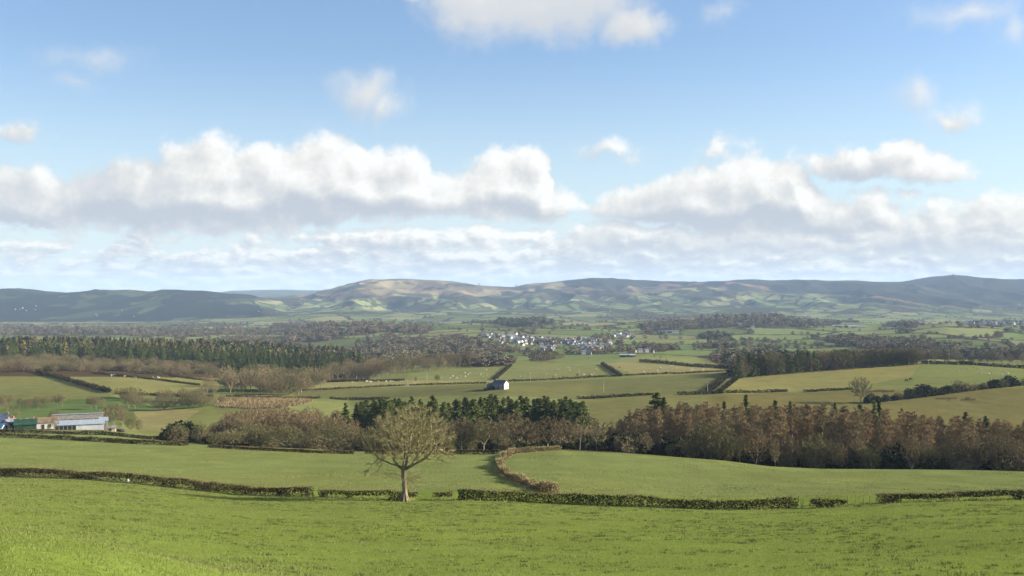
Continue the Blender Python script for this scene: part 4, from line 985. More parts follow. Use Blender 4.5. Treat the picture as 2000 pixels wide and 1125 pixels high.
# ---------------------------------------------------------------- left conifer forest and its brown belt
def far_tree_arrays(kind, n):
    """light tree shapes for the masses: (verts, tris), one metre tall"""
    out = []
    for q in range(n):
        b = MB()
        if kind == 'round':
            k = 120; p = dome(k, (0, 0, .56), (.42, .42, .44), -.95, .6); p *= 1+(vnoise(p[:, :1]*6, p[:, 2:3]*6, q)-.5)*.4
            b.tris(p, .08+.09*RNG.random(k), 0); b.tubes([(0, 0, -.05)], [(0, 0, .55)], .03, .015, 3)
            V, Q, T = b.get(); T = np.concatenate([T, Q[:, :3], Q[:, [0, 2, 3]]])
        else:
            k = 90; z = RNG.random(k)**1.15; a = RNG.random(k)*6.283; r = (1-z)**.8*.155*(.55+.5*RNG.random(k))
            b.twigs(np.stack([np.cos(a)*r*.4, np.sin(a)*r*.4, z*.93+.09], -1), np.stack([np.cos(a)*r*1.5, np.sin(a)*r*1.5, z*.93-.02], -1), .085)
            b.twigs(np.repeat([[0, 0, .86]], 3, 0), np.repeat([[0, 0, 1.03]], 3, 0), .05)
            V, Q, T = b.get()
        out.append((V, T))
    return out
FAR_ROUND = far_tree_arrays('round', 6); FAR_CON = far_tree_arrays('con', 4)
def far_material(name):
    m, t, b = material(name, None, 1, 0)
    a = t.N.new('ShaderNodeAttribute'); a.attribute_name = 'Col'; g = t.N.new('ShaderNodeNewGeometry')
    k = t.m('MULTIPLY_ADD', g.outputs['Random Per Island'], .24, .86)
    t.L.new(t.mix(1.0, a.outputs['Color'], t.comb(k, k, k), 'MULTIPLY'), b.inputs['Base Color']); return m
M_FAR = far_material('far_tree_mass')
def mass(name, label, cat, pts, hs, cols, protos, sx=1.0):
    pts = np.array(pts); hs = np.array(hs); cols = np.array(cols); n = len(pts)
    which = RNG.integers(len(protos), size=n); Vs, Ts, Cs = [], [], []; off = 0
    for k, (V, T) in enumerate(protos):
        i = np.where(which == k)[0]
        if not len(i): continue
        a = RNG.random(len(i))*6.283; c, s = np.cos(a)[:, None], np.sin(a)[:, None]
        S = hs[i][:, None]; X = (V[None, :, 0]*c-V[None, :, 1]*s)*S*sx; Y = (V[None, :, 0]*s+V[None, :, 1]*c)*S*sx
        P = np.stack([X+pts[i, :1], Y+pts[i, 1:2], V[None, :, 2]*S+pts[i, 2:3]], -1)
        Ts.append((T[None]+(np.arange(len(i))*len(V))[:, None, None]+off).reshape(-1, 3)); Vs.append(P.reshape(-1, 3)); off += P.shape[0]*P.shape[1]
        Cs.append(np.repeat(cols[i], len(V), 0))
    o = link(name, npmesh(name, np.concatenate(Vs), None, np.concatenate(Ts), (M_FAR,), False, np.concatenate(Cs)))
    return tag(o, label, cat, kind='stuff')
BELT = [(-60,704),(-60,722),(130,726),(200,728),(310,731),(418,731),(428,716),(330,714),(220,702),(120,697),(0,700)]
CONF = [(-60,660),(-60,706),(0,704),(110,700),(190,706),(262,711),(330,713),(428,714),(440,730),(520,728),(560,736),(640,742),(700,728),(722,712),(690,700),(640,692),(560,682),(430,675),(300,670),(150,666)]
pts = sorted(sample(CONF, 900, 940, 1560, 3.6), key=lambda q: q[2])
n_ind = 300-COUNT.get('spruce_tree', 0)-4
g = 'conifers of the left forest'
for x, y, d in pts[:n_ind]:
    h = random.uniform(12, 20)
    plant('spruce_tree', SPRUCE, at(x, d), h, 'dark conifer in the big forest on the left slope', 'tree', g, 20, 1.15*random.uniform(.8, 1.25))
rest = pts[n_ind:]
cc = [np.array((.075, .088, .030))*random.uniform(.7, 1.5)*np.array((random.uniform(.9, 1.5), 1, 1)) for _ in rest]
mass('conifer_forest', 'dark conifer forest covering the back of the left slope', 'forest', [at(x, d) for x, y, d in rest], [random.uniform(12, 20) for _ in rest], cc, FAR_CON, 2.0)
for x, y, d in sample(BELT, 205, 930, 1500, 4.5):
    h = random.uniform(5, 9.5)
    plant('beech_tree', random.choice((RUST, BARE, OLIVE, PALE, RUST)), at(x, d), h, 'purplish brown bare tree in the belt below the left conifers', 'tree', 'bare trees of the brown belt', sx=h/13*1.9, sink=h*.16)
for x, y, d in sample([(200,672),(400,680),(520,700),(560,715),(430,700),(260,695)], 26, 1000, 1500, 14):
    h = random.uniform(12, 17)
    plant('beech_tree', random.choice((PALE, RUST)), at(x, d), h, 'tan bare tree standing among the left forest conifers', 'tree', 'tan trees among the left conifers', sx=h/13*.8)

# ---------------------------------------------------------------- wood strip, bush row and scattered trees on the right
for x, y, d in sample([(1440,740),(1500,733),(1600,724),(1700,715),(1790,707),(1780,700),(1640,712),(1500,724),(1445,730)], 150, 800, 1010, 4.5):
    t = (x-1440)/360; h = random.uniform(12, 18)*(1-.25*max(0, t-.6))
    if random.random() < .75*(1-1.1*t):
        plant('pine_tree', PINE, at(x, d), h, 'dark pine in the long wood strip across the right hill', 'tree', 'pines of the long right wood strip', 20, h/20*1.3, sink=1.0)
    else:
        plant('copse_tree', random.choice((BARE, OLIVE, RUST)), at(x, d), h, 'bare tree in the long wood strip across the right hill', 'tree', 'bare trees of the long right wood strip', sx=h/13*1.05, sink=h*.12)
for x, y, d in sample([(1780,708),(1850,706),(1960,714),(2040,716),(2040,700),(1850,694)], 22, 860, 1150, 16):
    h = random.uniform(8, 15)
    plant('bare_tree', random.choice((BARE, PALE, BARE)), at(x, d), h, 'tall bare tree beyond the dark bank at the upper right', 'tree', 'bare trees beyond the dark bank', sx=h/13*1.0)
tree_at('bare_tree', BARE, 1681, 737, 640, 'round-headed small tree at the left end of the bush row', sx=1.25, pick=3)
for k in range(30):
    px = 1690+k*11.2+random.uniform(-4, 4); d = float(np.interp(px, [1690, 2000], [640, 690])); h = random.uniform(3, 6.5)*(1.25 if k in (10, 11, 16, 17, 25) else 1)
    ever = random.random() < .6
    plant('field_shrub', LEAFY if ever else SHRUB, at(px, d), h, ('dark evergreen' if ever else 'bare grey')+' shrub in the row between the two right-hand fields', 'shrub', ('dark' if ever else 'bare')+' shrubs of the right-hand row', 1.0, h*random.uniform(1.0, 1.5), ('trunk', 'crown'))
for px, top, d, pr, sx, lab in ((1072,686,1260,'B2',1.5,'largest domed field tree below the village'), (1096,689,1262,'B0',1.3,'domed tree right behind the largest one below the village'), (1052,692,1250,'B4',1.3,'domed tree left of the largest one below the village'), (1003,692,1240,'B2',1.2,'grey spreading tree left of the domes below the village'), (985,697,1230,'O0',.8,'grey olive tree at the left of the group below the village'),
    (1128,729,910,'B3',1.2,'left round tree of the pair on the sheep field hedge'), (1152,729,912,'B3',1.3,'right round tree of the pair on the sheep field hedge'), (1080,734,905,'B3',1.0,'small round tree on the hedge above the white house'), (1100,735,905,'O1',.7,'tiny round bush-tree left of the pair on the hedge'), (854,731,905,'O2',.62,'dark round tree in the strip of sheep field'), (812,735,900,'O1',.5,'small dark round tree by the field gap'),
    (1210,716,1040,'B0',1.1,'bare tree beside the slanting hedge of the pale sheep field'), (1224,726,950,'P1',1.0,'pale small tree in the pale sheep field'), (1150,698,1280,'B1',.9,'thin bare tree right of the domed field trees'), (1278,692,1300,'P0',1.1,'left pale tree of three on the bushy hill field'), (1290,694,1280,'P1',1.0,'middle pale tree of three on the bushy hill field'), (1302,700,1240,'R1',1.3,'right purplish tree of three on the bushy hill field')):
    P_ = dict(B=BARE, R=RUST, P=PALE, O=OLIVE)[pr[0]]
    tree_at('bare_tree', P_, px, top, d, lab, sx=sx, pick=int(pr[1]))

# ---------------------------------------------------------------- far woodland and hedgerow trees: one mass
tone = [np.array(c)*np.array((1.10, 1.16, 1.16)) for c in ((.135,.108,.066), (.12,.09,.064), (.155,.125,.075), (.09,.085,.045), (.165,.13,.083), (.10,.082,.06))]
P3, H3, C3 = [], [], []
def add_far(x, d, h, dark=0):
    P3.append(at(x, d)-np.array([0, 0, .5])); H3.append(h); C3.append((random.choice(tone) if not dark else np.array((.035, .048, .022)))*random.uniform(.85, 1.12))
for P, n, d0, d1, hr, ev in WOODS:
    for x, y, d in sample(P, int(n*1.25), d0, d1): add_far(x, d, random.uniform(*hr), random.random() < ev)
for P, k in (([(915,656),(1010,656),(1100,664),(1175,664),(1240,656),(1238,668),(1190,684),(1060,688),(980,676)], 60), ([(980,690),(1060,692),(1090,690),(1000,684)], 30)):
    for x, y, d in sample(P, k, 1420, 2600): add_far(x, d, random.uniform(4, 8), random.random() < .25)
n = 60000; px = RNG.uniform(-150, 2150, n); d = np.exp(RNG.uniform(math.log(1250), math.log(5200), n)); x = (px-CX)/F*d
xr, yr = x*math.cos(_a)-d*math.sin(_a), x*math.sin(_a)+d*math.cos(_a)
ci, ed = patch(xr, yr, 190, 270, 5); wmk = (fbm(x/420, d/620, 4, 19) > .62) & ~((px > 1450) & (d < 3600))
clear = ((px > 900) & (px < 1260) & (d > 1450) & (d < 2450)) | ((d < 1650) & (px < 740)) | ((d < 1500) & (px > 1150) & (px < 1460))
ok = (((ed < .06) & (RNG.random(n) < .34)) | (wmk & (RNG.random(n) < .6))) & ~clear & ~((px < 560) & (d > 4700))
for a, b in zip(px[ok], d[ok]): add_far(a, b, random.uniform(4, 9), random.random() < .12)
for a, b in zip(px[clear & (ed < .07) & (d > 1450)], d[clear & (ed < .07) & (d > 1450)]):
    if random.random() < .3: add_far(a, b, random.uniform(5, 9))
mass('distant_woodland', 'brown bare woods and hedgerow trees across the far valley', 'woodland', P3, H3, C3, FAR_ROUND, 1.45)
print('far trees', len(P3), COUNT)
# ---------------------------------------------------------------- building materials
M_WHITE = noisy_material('whitewashed_render', (.42, .41, .38, 1), (.55, .54, .51, 1), .6, .9, .1)
M_CREAM = noisy_material('cream_render', (.34, .30, .23, 1), (.42, .38, .30, 1), .6, .9, .1)
M_GREYWALL = noisy_material('grey_pebbledash', (.19, .19, .19, 1), (.27, .27, .27, 1), .8, .9, .1)
M_BRICK = noisy_material('orange_brick', (.22, .10, .06, 1), (.32, .16, .095, 1), 1.2, .9, .1)
M_SLATE = noisy_material('slate_roof', (.07, .075, .09, 1), (.15, .155, .18, 1), .8, .85, .1)
M_BROWNROOF = noisy_material('mossy_brown_roof', (.12, .085, .055, 1), (.20, .145, .095, 1), .5, .9, .1)
M_TILE = noisy_material('red_tile_roof', (.25, .09, .06, 1), (.38, .16, .10, 1), .8, .9, .1)
M_DARK = noisy_material('dark_opening', (.012, .013, .015, 1), (.03, .03, .035, 1), .5, .5, .3)
M_GREEN = noisy_material('dark_green_cladding', (.014, .04, .026, 1), (.03, .065, .042, 1), .4, .85, .1)
M_BLUEROOF = noisy_material('blue_slate_roof', (.05, .07, .12, 1), (.10, .13, .20, 1), .8, .85, .1)
M_BLUE = noisy_material('bright_blue_sheet', (.03, .10, .24, 1), (.05, .15, .32, 1), .5, .8, .1)
M_GLASSY = noisy_material('dark_window_glass', (.02, .025, .03, 1), (.05, .06, .07, 1), .5, .15, .5)
M_WOOD = noisy_material('pole_timber', (.30, .26, .19, 1), (.45, .40, .31, 1), 1.0, .9, .1)
M_STEEL = noisy_material('galvanised_steel', (.30, .31, .33, 1), (.42, .43, .45, 1), 1.0, .5, .4)
M_STRAW = noisy_material('pale_track_stone', (.42, .38, .30, 1), (.55, .51, .42, 1), .5, .95, .1)
def sheet_material(name, c1, c2, axis, period):
    """corrugated sheeting with rust streaks and ribs"""
    m, t, b = material(name, None, .85, .1)
    tc = t.N.new('ShaderNodeTexCoord'); x = t.sep(tc.outputs['Object'])[axis]
    n = t.noise(t.v('MULTIPLY', tc.outputs['Object'], (1.2, 1.2, .25)), 1.0, 5)
    t.L.new(t.mix(t.ss(n, .35, .7), c1, c2), b.inputs['Base Color'])
    return m
M_SHEET = sheet_material('pale_grey_sheeting', (.20, .225, .25, 1), (.30, .325, .35, 1), 0, .3)
M_PALESHEET = sheet_material('white_sheeting', (.34, .36, .38, 1), (.46, .48, .50, 1), 0, .3)
M_SHEETDARK = sheet_material('weathered_brown_sheeting', (.12, .105, .09, 1), (.22, .20, .175, 1), 0, .9)
M_ROOFSHEET = sheet_material('blue_grey_roof_sheeting', (.20, .24, .275, 1), (.28, .32, .355, 1), 0, .3)

def prism_walls(L, D, e, r):
    """gabled shell, ridge along x"""
    b = MB(); l, d = L/2, D/2
    V = [(-l,-d,-.6),(l,-d,-.6),(l,d,-.6),(-l,d,-.6),(-l,-d,e),(l,-d,e),(l,d,e),(-l,d,e),(-l,0,r),(l,0,r)]
    b.add(V, [(0,1,5,4),(2,3,7,6)], [(1,2,6),(1,6,5),(5,6,9),(3,0,4),(3,4,7),(7,4,8)]); return b
def gable_roof(L, D, e, r, o=.35, t=.18):
    b = MB(); l, d = L/2+o, D/2
    for s in (-1, 1):
        k = (r-e)/d; y = s*(d+o); z = e-o*k
        V = []
        for x in (-l, l):
            V += [(x, y, z+.02), (x, y, z+t), (x, 0, r+.02), (x, 0, r+t)]
        b.add(V, [(0,1,5,4),(1,3,7,5),(0,4,6,2),(0,2,3,1),(4,5,7,6),(2,6,7,3)])
    return b
def boxm(name, m, *a):
    b = MB(); b.box(*a); return b.mesh(name, m)
def win(parent, x, y, z, w, h, face, m=M_GLASSY, frame=M_WHITE, name='window'):
    """a framed window on a wall; face is 'y' (front) or 'x' (gable)"""
    s = -1 if face[0] == '-' else 1
    if face[-1] == 'y':
        g = link(name, boxm(name, m, x-w/2, x+w/2, y-.05, y+.05, z, z+h), parent)
        b = MB(); q = y+s*.06
        b.box(x-w/2-.08, x+w/2+.08, q-.05, q+.05, z+h, z+h+.08); b.box(x-w/2-.08, x+w/2+.08, q-.05, q+.06, z-.1, z)
        b.box(x-w/2-.08, x-w/2, q-.05, q+.05, z, z+h); b.box(x+w/2, x+w/2+.08, q-.05, q+.05, z, z+h)
    else:
        g = link(name, boxm(name, m, y-.05, y+.05, x-w/2, x+w/2, z, z+h), parent)
        b = MB(); q = y+s*.06
        b.box(q-.05, q+.05, x-w/2-.08, x+w/2+.08, z+h, z+h+.08); b.box(q-.05, q+.06, x-w/2-.08, x+w/2+.08, z-.1, z)
        b.box(q-.05, q+.05, x-w/2-.08, x-w/2, z, z+h); b.box(q-.05, q+.05, x+w/2, x+w/2+.08, z, z+h)
    link('frame', b.mesh('window_frame', frame), g); return g
def gabled(name, label, cat, px, py, d, rz, L, D, e, r, wall, roof, dz=0.0):
    loc = at(px, d) if py is None else np.array([(px-CX)/F*d, d, -(py-CY)/F*d])
    o = empty(name, loc+np.array([0, 0, dz]), rz); tag(o, label, cat)
    link('wall', prism_walls(L, D, e, r).mesh('walls', wall), o)
    rf = link('roof', gable_roof(L, D, e, r).mesh('roof', roof), o)
    return o, rf
def chimney(rf, x, z, m=M_GREYWALL, h=1.6, w=.62, y=0):
    h *= .72
    c = link('chimney', boxm('chimney', m, x-w/2, x+w/2, y-.27, y+.27, z-.8, z+h), rf)
    b = MB()
    for q in (-.15, .15): b.tubes([(x+q, y, z+h)], [(x+q, y, z+h+.25)], .1, .08, 6)
    link('chimney_pot', b.mesh('chimney_pots', M_TILE), c)

# ---------------------------------------------------------------- the farm at the left edge
DF = 452.0; PXM = F/DF
def fx(a, b): return (b-a)/PXM
# big pale shed and the dark-roofed shed behind it
o, rf = gabled('farm_shed', 'long pale sheet-metal farm shed with a blue-grey roof and open left bay', 'farm shed', 155, None, DF, .38, fx(103, 192), 9, 2.5, 3.8, M_PALESHEET, M_ROOFSHEET)
l = fx(103, 192)/2
for k in range(5):
    x0 = -l+.25+k*1.62; link('open_bay', boxm('open_bay', M_DARK, x0, x0+1.35, -4.56, -4.44, .1, 2.2), o)
link('end_door', boxm('end_door', M_DARK, l-.05, l+.06, -2.0, 2.0, 0, 2.4), o)
o, rf = gabled('farm_shed', 'long shed behind the pale one with a weathered brown roof and pale ridge', 'farm shed', 152, None, DF+14, .38, fx(104, 194)*1.03, 9, 4.5, 5.9, M_SHEET, M_SHEETDARK)
L2 = fx(104, 194)*1.03
link('ridge_sheet', boxm('ridge_sheet', M_ROOFSHEET, -L2/2-.4, L2/2+.4, -.9, .9, 6.12, 6.3), rf)
link('side_cladding', boxm('side_cladding', M_SHEETDARK, -L2/2+6, L2/2-.1, -4.64, -4.53, 2.8, 4.3), o)
o, rf = gabled('lean_to_shed', 'pale open-fronted shed joined to the right end of the long farm sheds', 'farm shed', 202, None, DF+9, .38, fx(193, 208), 8, 4.0, 5.0, M_SHEET, M_ROOFSHEET)
for k in range(3):
    link('open_bay', boxm('open_bay', M_SHEETDARK, -1.4+k*1.0, -.6+k*1.0, -4.06, -3.95, .1, 3.2), o)
o, rf = gabled('field_hut', 'small stone-coloured hut with a low roof right of the farm sheds', 'hut', 218, None, DF-6, .3, fx(211, 225), 2.8, 1.5, 2.3, M_CREAM, M_SHEETDARK)
win(o, -.4, -1.4, .1, .8, 1.2, '-y', M_DARK, M_WOOD, 'door')
# green barn
o, rf = gabled('green_barn', 'dark green clad barn with a dark open end beside the white gable', 'barn', 50, None, DF-4, .40, fx(27, 66), 9, 2.5, 4.3, M_GREEN, M_GREEN)
l = fx(27, 66)/2
link('open_end', boxm('open_end', M_DARK, -l-.06, -l+.05, -3.0, 3.0, 0, 2.9), o)
link('sliding_door', boxm('sliding_door', M_GREEN, -l+.8, -l+3.4, -4.62, -4.5, 0, 2.3), o)
for k in range(3): link('rooflight', boxm('rooflight', M_SHEET, -2.2+k*2.4, -1.5+k*2.4, -.42, .42, 4.37, 4.52), rf)
# long white building with brown roof
o, rf = gabled('white_outbuilding', 'long white farm building with a mossy brown roof behind the green barn', 'farm building', 79, None, DF+5, .40, fx(46, 104), 6, 2.9, 4.6, M_WHITE, M_BROWNROOF)
l = fx(46, 104)/2
for k, x in enumerate((1.0, 3.6)): win(o, x, -3.0, .0 if k == 0 else 1.0, 1.0, 2.1 if k == 0 else 1.1, '-y', M_DARK, M_WOOD, 'door' if k == 0 else 'window')
chimney(rf, -2.5, 4.6, M_BRICK, .8)
# white gable house
o, rf = gabled('farmhouse', 'white farmhouse with its bare gable turned to the field and a brick chimney', 'house', 19, None, DF-2, math.radians(78), 6.0, 4.0, 2.5, 4.2, M_WHITE, M_SLATE)
win(o, 0, -3.0, 1.4, .7, .9, '-x'); win(o, .9, -2.0, 1.2, .8, 1.0, '-y'); chimney(rf, 2.2, 4.2, M_BRICK, 1.3)
win(o, -.9, -3.0, .0, .8, 1.9, '-x', M_DARK, M_WOOD, 'door')
o, rf = gabled('brick_house', 'brick farmhouse with a steep blue slate roof at the left edge', 'house', 4, None, DF+8, .15, 5.2, 5.5, 2.9, 6.0, M_BRICK, M_BLUEROOF)
win(o, -1.0, -2.75, 1.1, .9, 1.2, '-y'); win(o, 1.1, -2.75, 1.1, .9, 1.2, '-y'); chimney(rf, 2.2, 6.0, M_BRICK, 1.2); chimney(rf, -2.2, 6.0, M_BRICK, 1.2)
win(o, 0, -2.75, 0, .9, 2.0, '-y', M_DARK, M_WHITE, 'door')
o, rf = gabled('blue_lean_to', 'low white lean-to with a bright blue roof cut by the left edge', 'hut', 1, None, DF-9, 0, fx(-6, 6), 3.2, 1.3, 2.4, M_WHITE, M_BLUE)
win(o, .3, -1.6, .2, .7, .8, '-y')
def bale_mesh():
    b = MB(); lathe(b, [(.001, -.6), (.55, -.6), (.62, -.5), (.62, .5), (.55, .6), (.001, .6)], n=12); return b.mesh('wrapped_bale', M_DARK, smooth=True)
# white tank and the white bag by the hedge
def lathe(b, prof, c=(0, 0, 0), n=10):
    th = np.arange(n)*2*math.pi/n
    V = np.concatenate([[(c[0]+r*math.cos(t), c[1]+r*math.sin(t), c[2]+z) for t in th] for r, z in prof])
    Q = [(i*n+k, i*n+(k+1) % n, (i+1)*n+(k+1) % n, (i+1)*n+k) for i in range(len(prof)-1) for k in range(n)]
    b.add(V, Q)
b = MB(); lathe(b, [(.001, 0), (.22, .02), (.26, .3), (.2, .5), (.1, .58), (.14, .68), (.001, .62)])
_bale = bale_mesh()
for k, (px, dd, lab) in enumerate(((232, -2, 'black wrapped bale at the left of the row right of the hut'), (236, -2, 'black wrapped bale in the middle of the row right of the hut'), (240, -1, 'black wrapped bale at the right of the row right of the hut'))):
    q = link('wrapped_bale', _bale); q.rotation_euler = (0, math.pi/2, .3*k); q.location = at(px, DF+dd)+np.array([0, 0, .58]); tag(q, lab, 'bale', 'wrapped bales beside the farm hut')
o = link('feed_sack', b.mesh('feed_sack', M_WHITE, smooth=True)); o.location = at(250, dist(250, 944, 120, 230)); tag(o, 'small white sack lying at the foot of the long left hedge', 'sack')
# field gate and the pale trackway at the wood tip
def gate(px, d, rz, label):
    o = empty('field_gate', at(px, d), rz); tag(o, label, 'gate')
    b = MB()
    for k in range(5): b.box(-1.7, 1.7, -.03, .03, .2+k*.22, .28+k*.22)
    b.twigs([(-1.7, 0, .2)], [(1.7, 0, 1.1)], .1); link('gate_bars', b.mesh('gate_bars', M_STEEL), o)
    for x in (-1.85, 1.85): link('post', boxm('gate_post', M_POST, x-.09, x+.09, -.09, .09, -.3, 1.4), o)
    return o
gate(312, dist(312, 859, 350, 430), .5, 'pale metal field gate at the tip of the willow wood')
gate(668, 560, 0, 'pale field gate in the gap left of the pine block')
gate(795, dist(795, 753, 650, 960), .1, 'pale gate in the hedge gap by the small dark round tree')

# ---------------------------------------------------------------- the white house above the pines
o, rf = gabled('country_house', 'white gabled house with grey side standing alone among the middle fields', 'house', 978, None, 690, math.radians(-32), 8.4, 5.2, 3.7, 5.4, M_GREYWALL, M_SLATE)
link('gable_render', (lambda b: (b.add([(4.22,-2.6,-.5),(4.22,2.6,-.5),(4.22,2.6,3.7),(4.22,0,5.35),(4.22,-2.6,3.7)], [(0,1,2,4)], [(4,2,3)]), b.mesh('gable_render', M_WHITE))[1])(MB()), o)
for x in (-3, 0, 3):
    win(o, x, -2.6, 2.4, .8, .9, '-y')
for x in (-3, 3): win(o, x, -2.6, .8, .9, 1.0, '-y')
win(o, 0, -2.6, 0, .9, 1.9, '-y', M_DARK, M_WHITE, 'door'); chimney(rf, 3.4, 5.4, M_GREYWALL, 1.0); chimney(rf, -3.4, 5.4, M_GREYWALL, 1.0)
o, rf = gabled('low_barn', 'low slate-roofed barn joined to the left of the white country house', 'barn', 963, None, 694, math.radians(-20), 6.0, 5, 2.3, 3.8, M_GREYWALL, M_SLATE)
win(o, 0, -2.5, 0, 1.8, 1.9, '-y', M_DARK, M_WOOD, 'door')
for k in range(5):
    px = 950+k*3.4; g = at(px, 684+k); h = random.uniform(1.8, 3)
    plant('garden_shrub', LEAFY, g, h, 'dark shrub in the hedge before the white country house', 'shrub', 'shrubs before the white country house', 1.0, h*1.3)

# ---------------------------------------------------------------- village houses: one of each make, then copies
def house_kind(L, D, e, r, wall, roof, ch=1):
    w = prism_walls(L, D, e, r); f = gable_roof(L, D, e, r, .3, .2)
    W = w.mesh('house_walls', wall); R = f.mesh('house_roof', roof)
    b = MB()
    for x in np.linspace(-L/2+1.3, L/2-1.3, 3):
        for z in (.9, 3.2): b.box(x-.45, x+.45, -D/2-.05, -D/2+.05, z, z+1.2)
    b.box(-.45+1.0, .45+1.0, -D/2-.05, -D/2+.05, 0, .01)
    Wn = b.mesh('house_windows', M_GLASSY)
    c = MB(); 
    for x in ([L/2-.6] if ch == 1 else [L/2-.6, -L/2+.6]): c.box(x-.45, x+.45, -.35, .35, r-.6, r+1.3)
    return W, R, Wn, c.mesh('house_chimneys', M_GREYWALL)
KINDS = [house_kind(9, 7, 4.8, 7.4, M_WHITE, M_SLATE), house_kind(12, 7, 4.6, 7.2, M_WHITE, M_SLATE, 2), house_kind(8, 6.5, 4.8, 7.5, M_CREAM, M_SLATE),
         house_kind(10, 7, 4.5, 7.0, M_GREYWALL, M_SLATE, 2), house_kind(14, 7, 3.0, 5.4, M_WHITE, M_BROWNROOF), house_kind(9, 7, 4.8, 7.4, M_CREAM, M_TILE)]
def house(px, d, k, rz, label, group, s=1.0):
    o = empty('village_house', at(px, d), rz, s); W, R, Wn, c = KINDS[k]
    link('wall', W, o); r = link('roof', R, o)
    if d < 1650: link('window', Wn, o)
    link('chimney', c, r); return tag(o, label, 'house', group)
VILL = [ # outline, houses, label of the cluster
 ([(918,655),(960,652),(1012,654),(1012,663),(940,664)], 40, 'pale house in the upper left end of the village'),
 ([(955,664),(1000,662),(1040,666),(1050,672),(1020,676),(980,674)], 20, 'house on the lower left slope of the village'),
 ([(1012,659),(1060,660),(1100,662),(1100,671),(1040,669)], 36, 'house in the upper middle row of the village'),
 ([(1050,674),(1085,670),(1082,688),(1062,688)], 20, 'white house in the low centre cluster of the village'),
 ([(1085,664),(1140,662),(1175,664),(1172,682),(1125,680),(1100,674)], 84, 'house in the dense right-centre of the village'),
 ([(1120,678),(1175,676),(1190,680),(1150,686)], 26, 'house along the lower right edge of the village'),
 ([(1186,655),(1210,652),(1238,652),(1238,662),(1200,662)], 26, 'white house in the separate upper right group of the village'),
 ([(1190,670),(1202,669),(1202,674),(1190,675)], 3, 'white house at the far right tip of the village'),
]
for P, n, lab in VILL:
    for x, y, d in sample(P, n, 1420, 2600, 2.4):
        house(x, d, random.choice((0, 0, 0, 1, 1, 1, 2, 2, 3, 3, 3, 3, 4, 0, 1, 3, 0)), random.choice((0, .3, -.4, .8, -.9, 1.5))+random.gauss(0, .12), lab, 'houses: '+lab, random.uniform(.52, .78))
# a church tower-like hall roof in the centre, farms and lone houses around
for px, py, k, rz, s, lab in ((1140,692,0,.2,.75,'white cottage left of the farm below the village'), (1150,693,3,-.2,.7,'grey-roofed cottage beside the white cottage below the village'), (1160,690,5,.4,.7,'red-roofed cottage of the farm below the village'), (953,691,0,.3,.6,'small white house alone left below the village'),
    (1250,688,0,.2,.7,'white cottage among trees right below the village'), (1238,689,5,-.3,.65,'pinkish cottage among trees right below the village'), (1262,688,3,.5,.65,'grey cottage at the right of the cottages among trees'), (1273,689,3,-.4,.6,'last cottage in the trees right below the village'),
    (1446,638,0,.3,1.2,'cream pair house left in the far wood right of the village'), (1454,638,2,-.3,1.2,'cream pair house right in the far wood right of the village'), (1470,642,0,.1,1.0,'small white house right of the cream pair in the far wood'), (1388,622,0,.3,1.2,'white speck house on the far wooded rise'),
    (1996,694,0,.2,1.0,'white house end showing at the right edge behind trees')):
    house(px, dist(px, py, 1000, 3600), k, rz, lab, None, s)
def long_shed(px, py, L, h, wall, roof, label, d0, d1, cat='shed'):
    o, rf = gabled('farm_shed', label, cat, px, None, dist(px, py, d0, d1), random.uniform(-.15, .15), L, 11, h*.7, h, wall, roof)
    link('open_front', boxm('open_front', M_DARK, -L*.4, -L*.05, -5.58, -5.45, .2, h*.55), o)
long_shed(1312, 650, 30, 6, M_WHITE, M_SLATE, 'long white shed on the far hillside right of the village', 1500, 2900)
long_shed(1326, 649, 12, 5, M_SHEET, M_ROOFSHEET, 'small pale shed right of the long white hillside shed', 1500, 2900)
long_shed(1292, 650, 16, 5, M_SHEET, M_BLUEROOF, 'bluish shed left of the long white hillside shed', 1500, 2900)
long_shed(1222, 697, 15, 3.6, M_SHEETDARK, M_ROOFSHEET, 'grey farm sheds in the field right below the village', 1000, 1700)
long_shed(1234, 697, 8, 3.2, M_SHEETDARK, M_SHEET, 'pale shed end right of the grey sheds below the village', 1000, 1700)
long_shed(938, 714, 22, 4.5, M_BRICK, M_TILE, 'red-roofed farm shed at the left above the slanting hedge', 900, 1500)
long_shed(962, 712, 26, 5, M_GREYWALL, M_SLATE, 'grey-roofed farm shed right of the red-roofed one', 900, 1500)
for k in range(3): long_shed(1640+k*17, 638+k*.8, 44, 4.5, M_WHITE, M_SHEET, ('left', 'middle', 'right')[k]+' span of the long white glasshouses on the far right fields', 1800, 3400, 'glasshouse')
for x, y, d in sample([(1880,628),(1990,624),(2010,632),(1900,634)], 26, 2000, 3400, 4):
    house(x, d, random.choice((0, 3, 3, 2, 1)), random.uniform(-1, 1), 'house in the hilltop hamlet at the upper right', 'houses of the upper right hamlet', 1.2)
for P, n, lab in (([(0,602),(80,596),(80,606),(0,610)], 6, 'tiny white house in the village on the left ridge'), ([(640,606),(1000,602),(1300,604),(1300,612),(640,612)], 14, 'tiny white house at the foot of the central hills'), ([(1500,604),(1980,604),(1980,614),(1500,614)], 30, 'tiny white house on the plain below the right hills'),
                  ([(180,608),(290,600),(290,625),(180,626)], 4, 'tiny white house below the left ridge'), ([(480,590),(620,590),(620,612),(480,612)], 8, 'tiny white house on the far fields left of the hill'), ([(400,636),(540,636),(540,646),(400,646)], 5, 'white house among the trees beyond the left forest')):
    for x, y, d in sample(P, n, 2300, 7600, 5):
        house(x, d, random.choice((3, 3, 3, 2, 3)), random.uniform(-1, 1), lab, 'houses: '+lab, random.uniform(.45, .7))

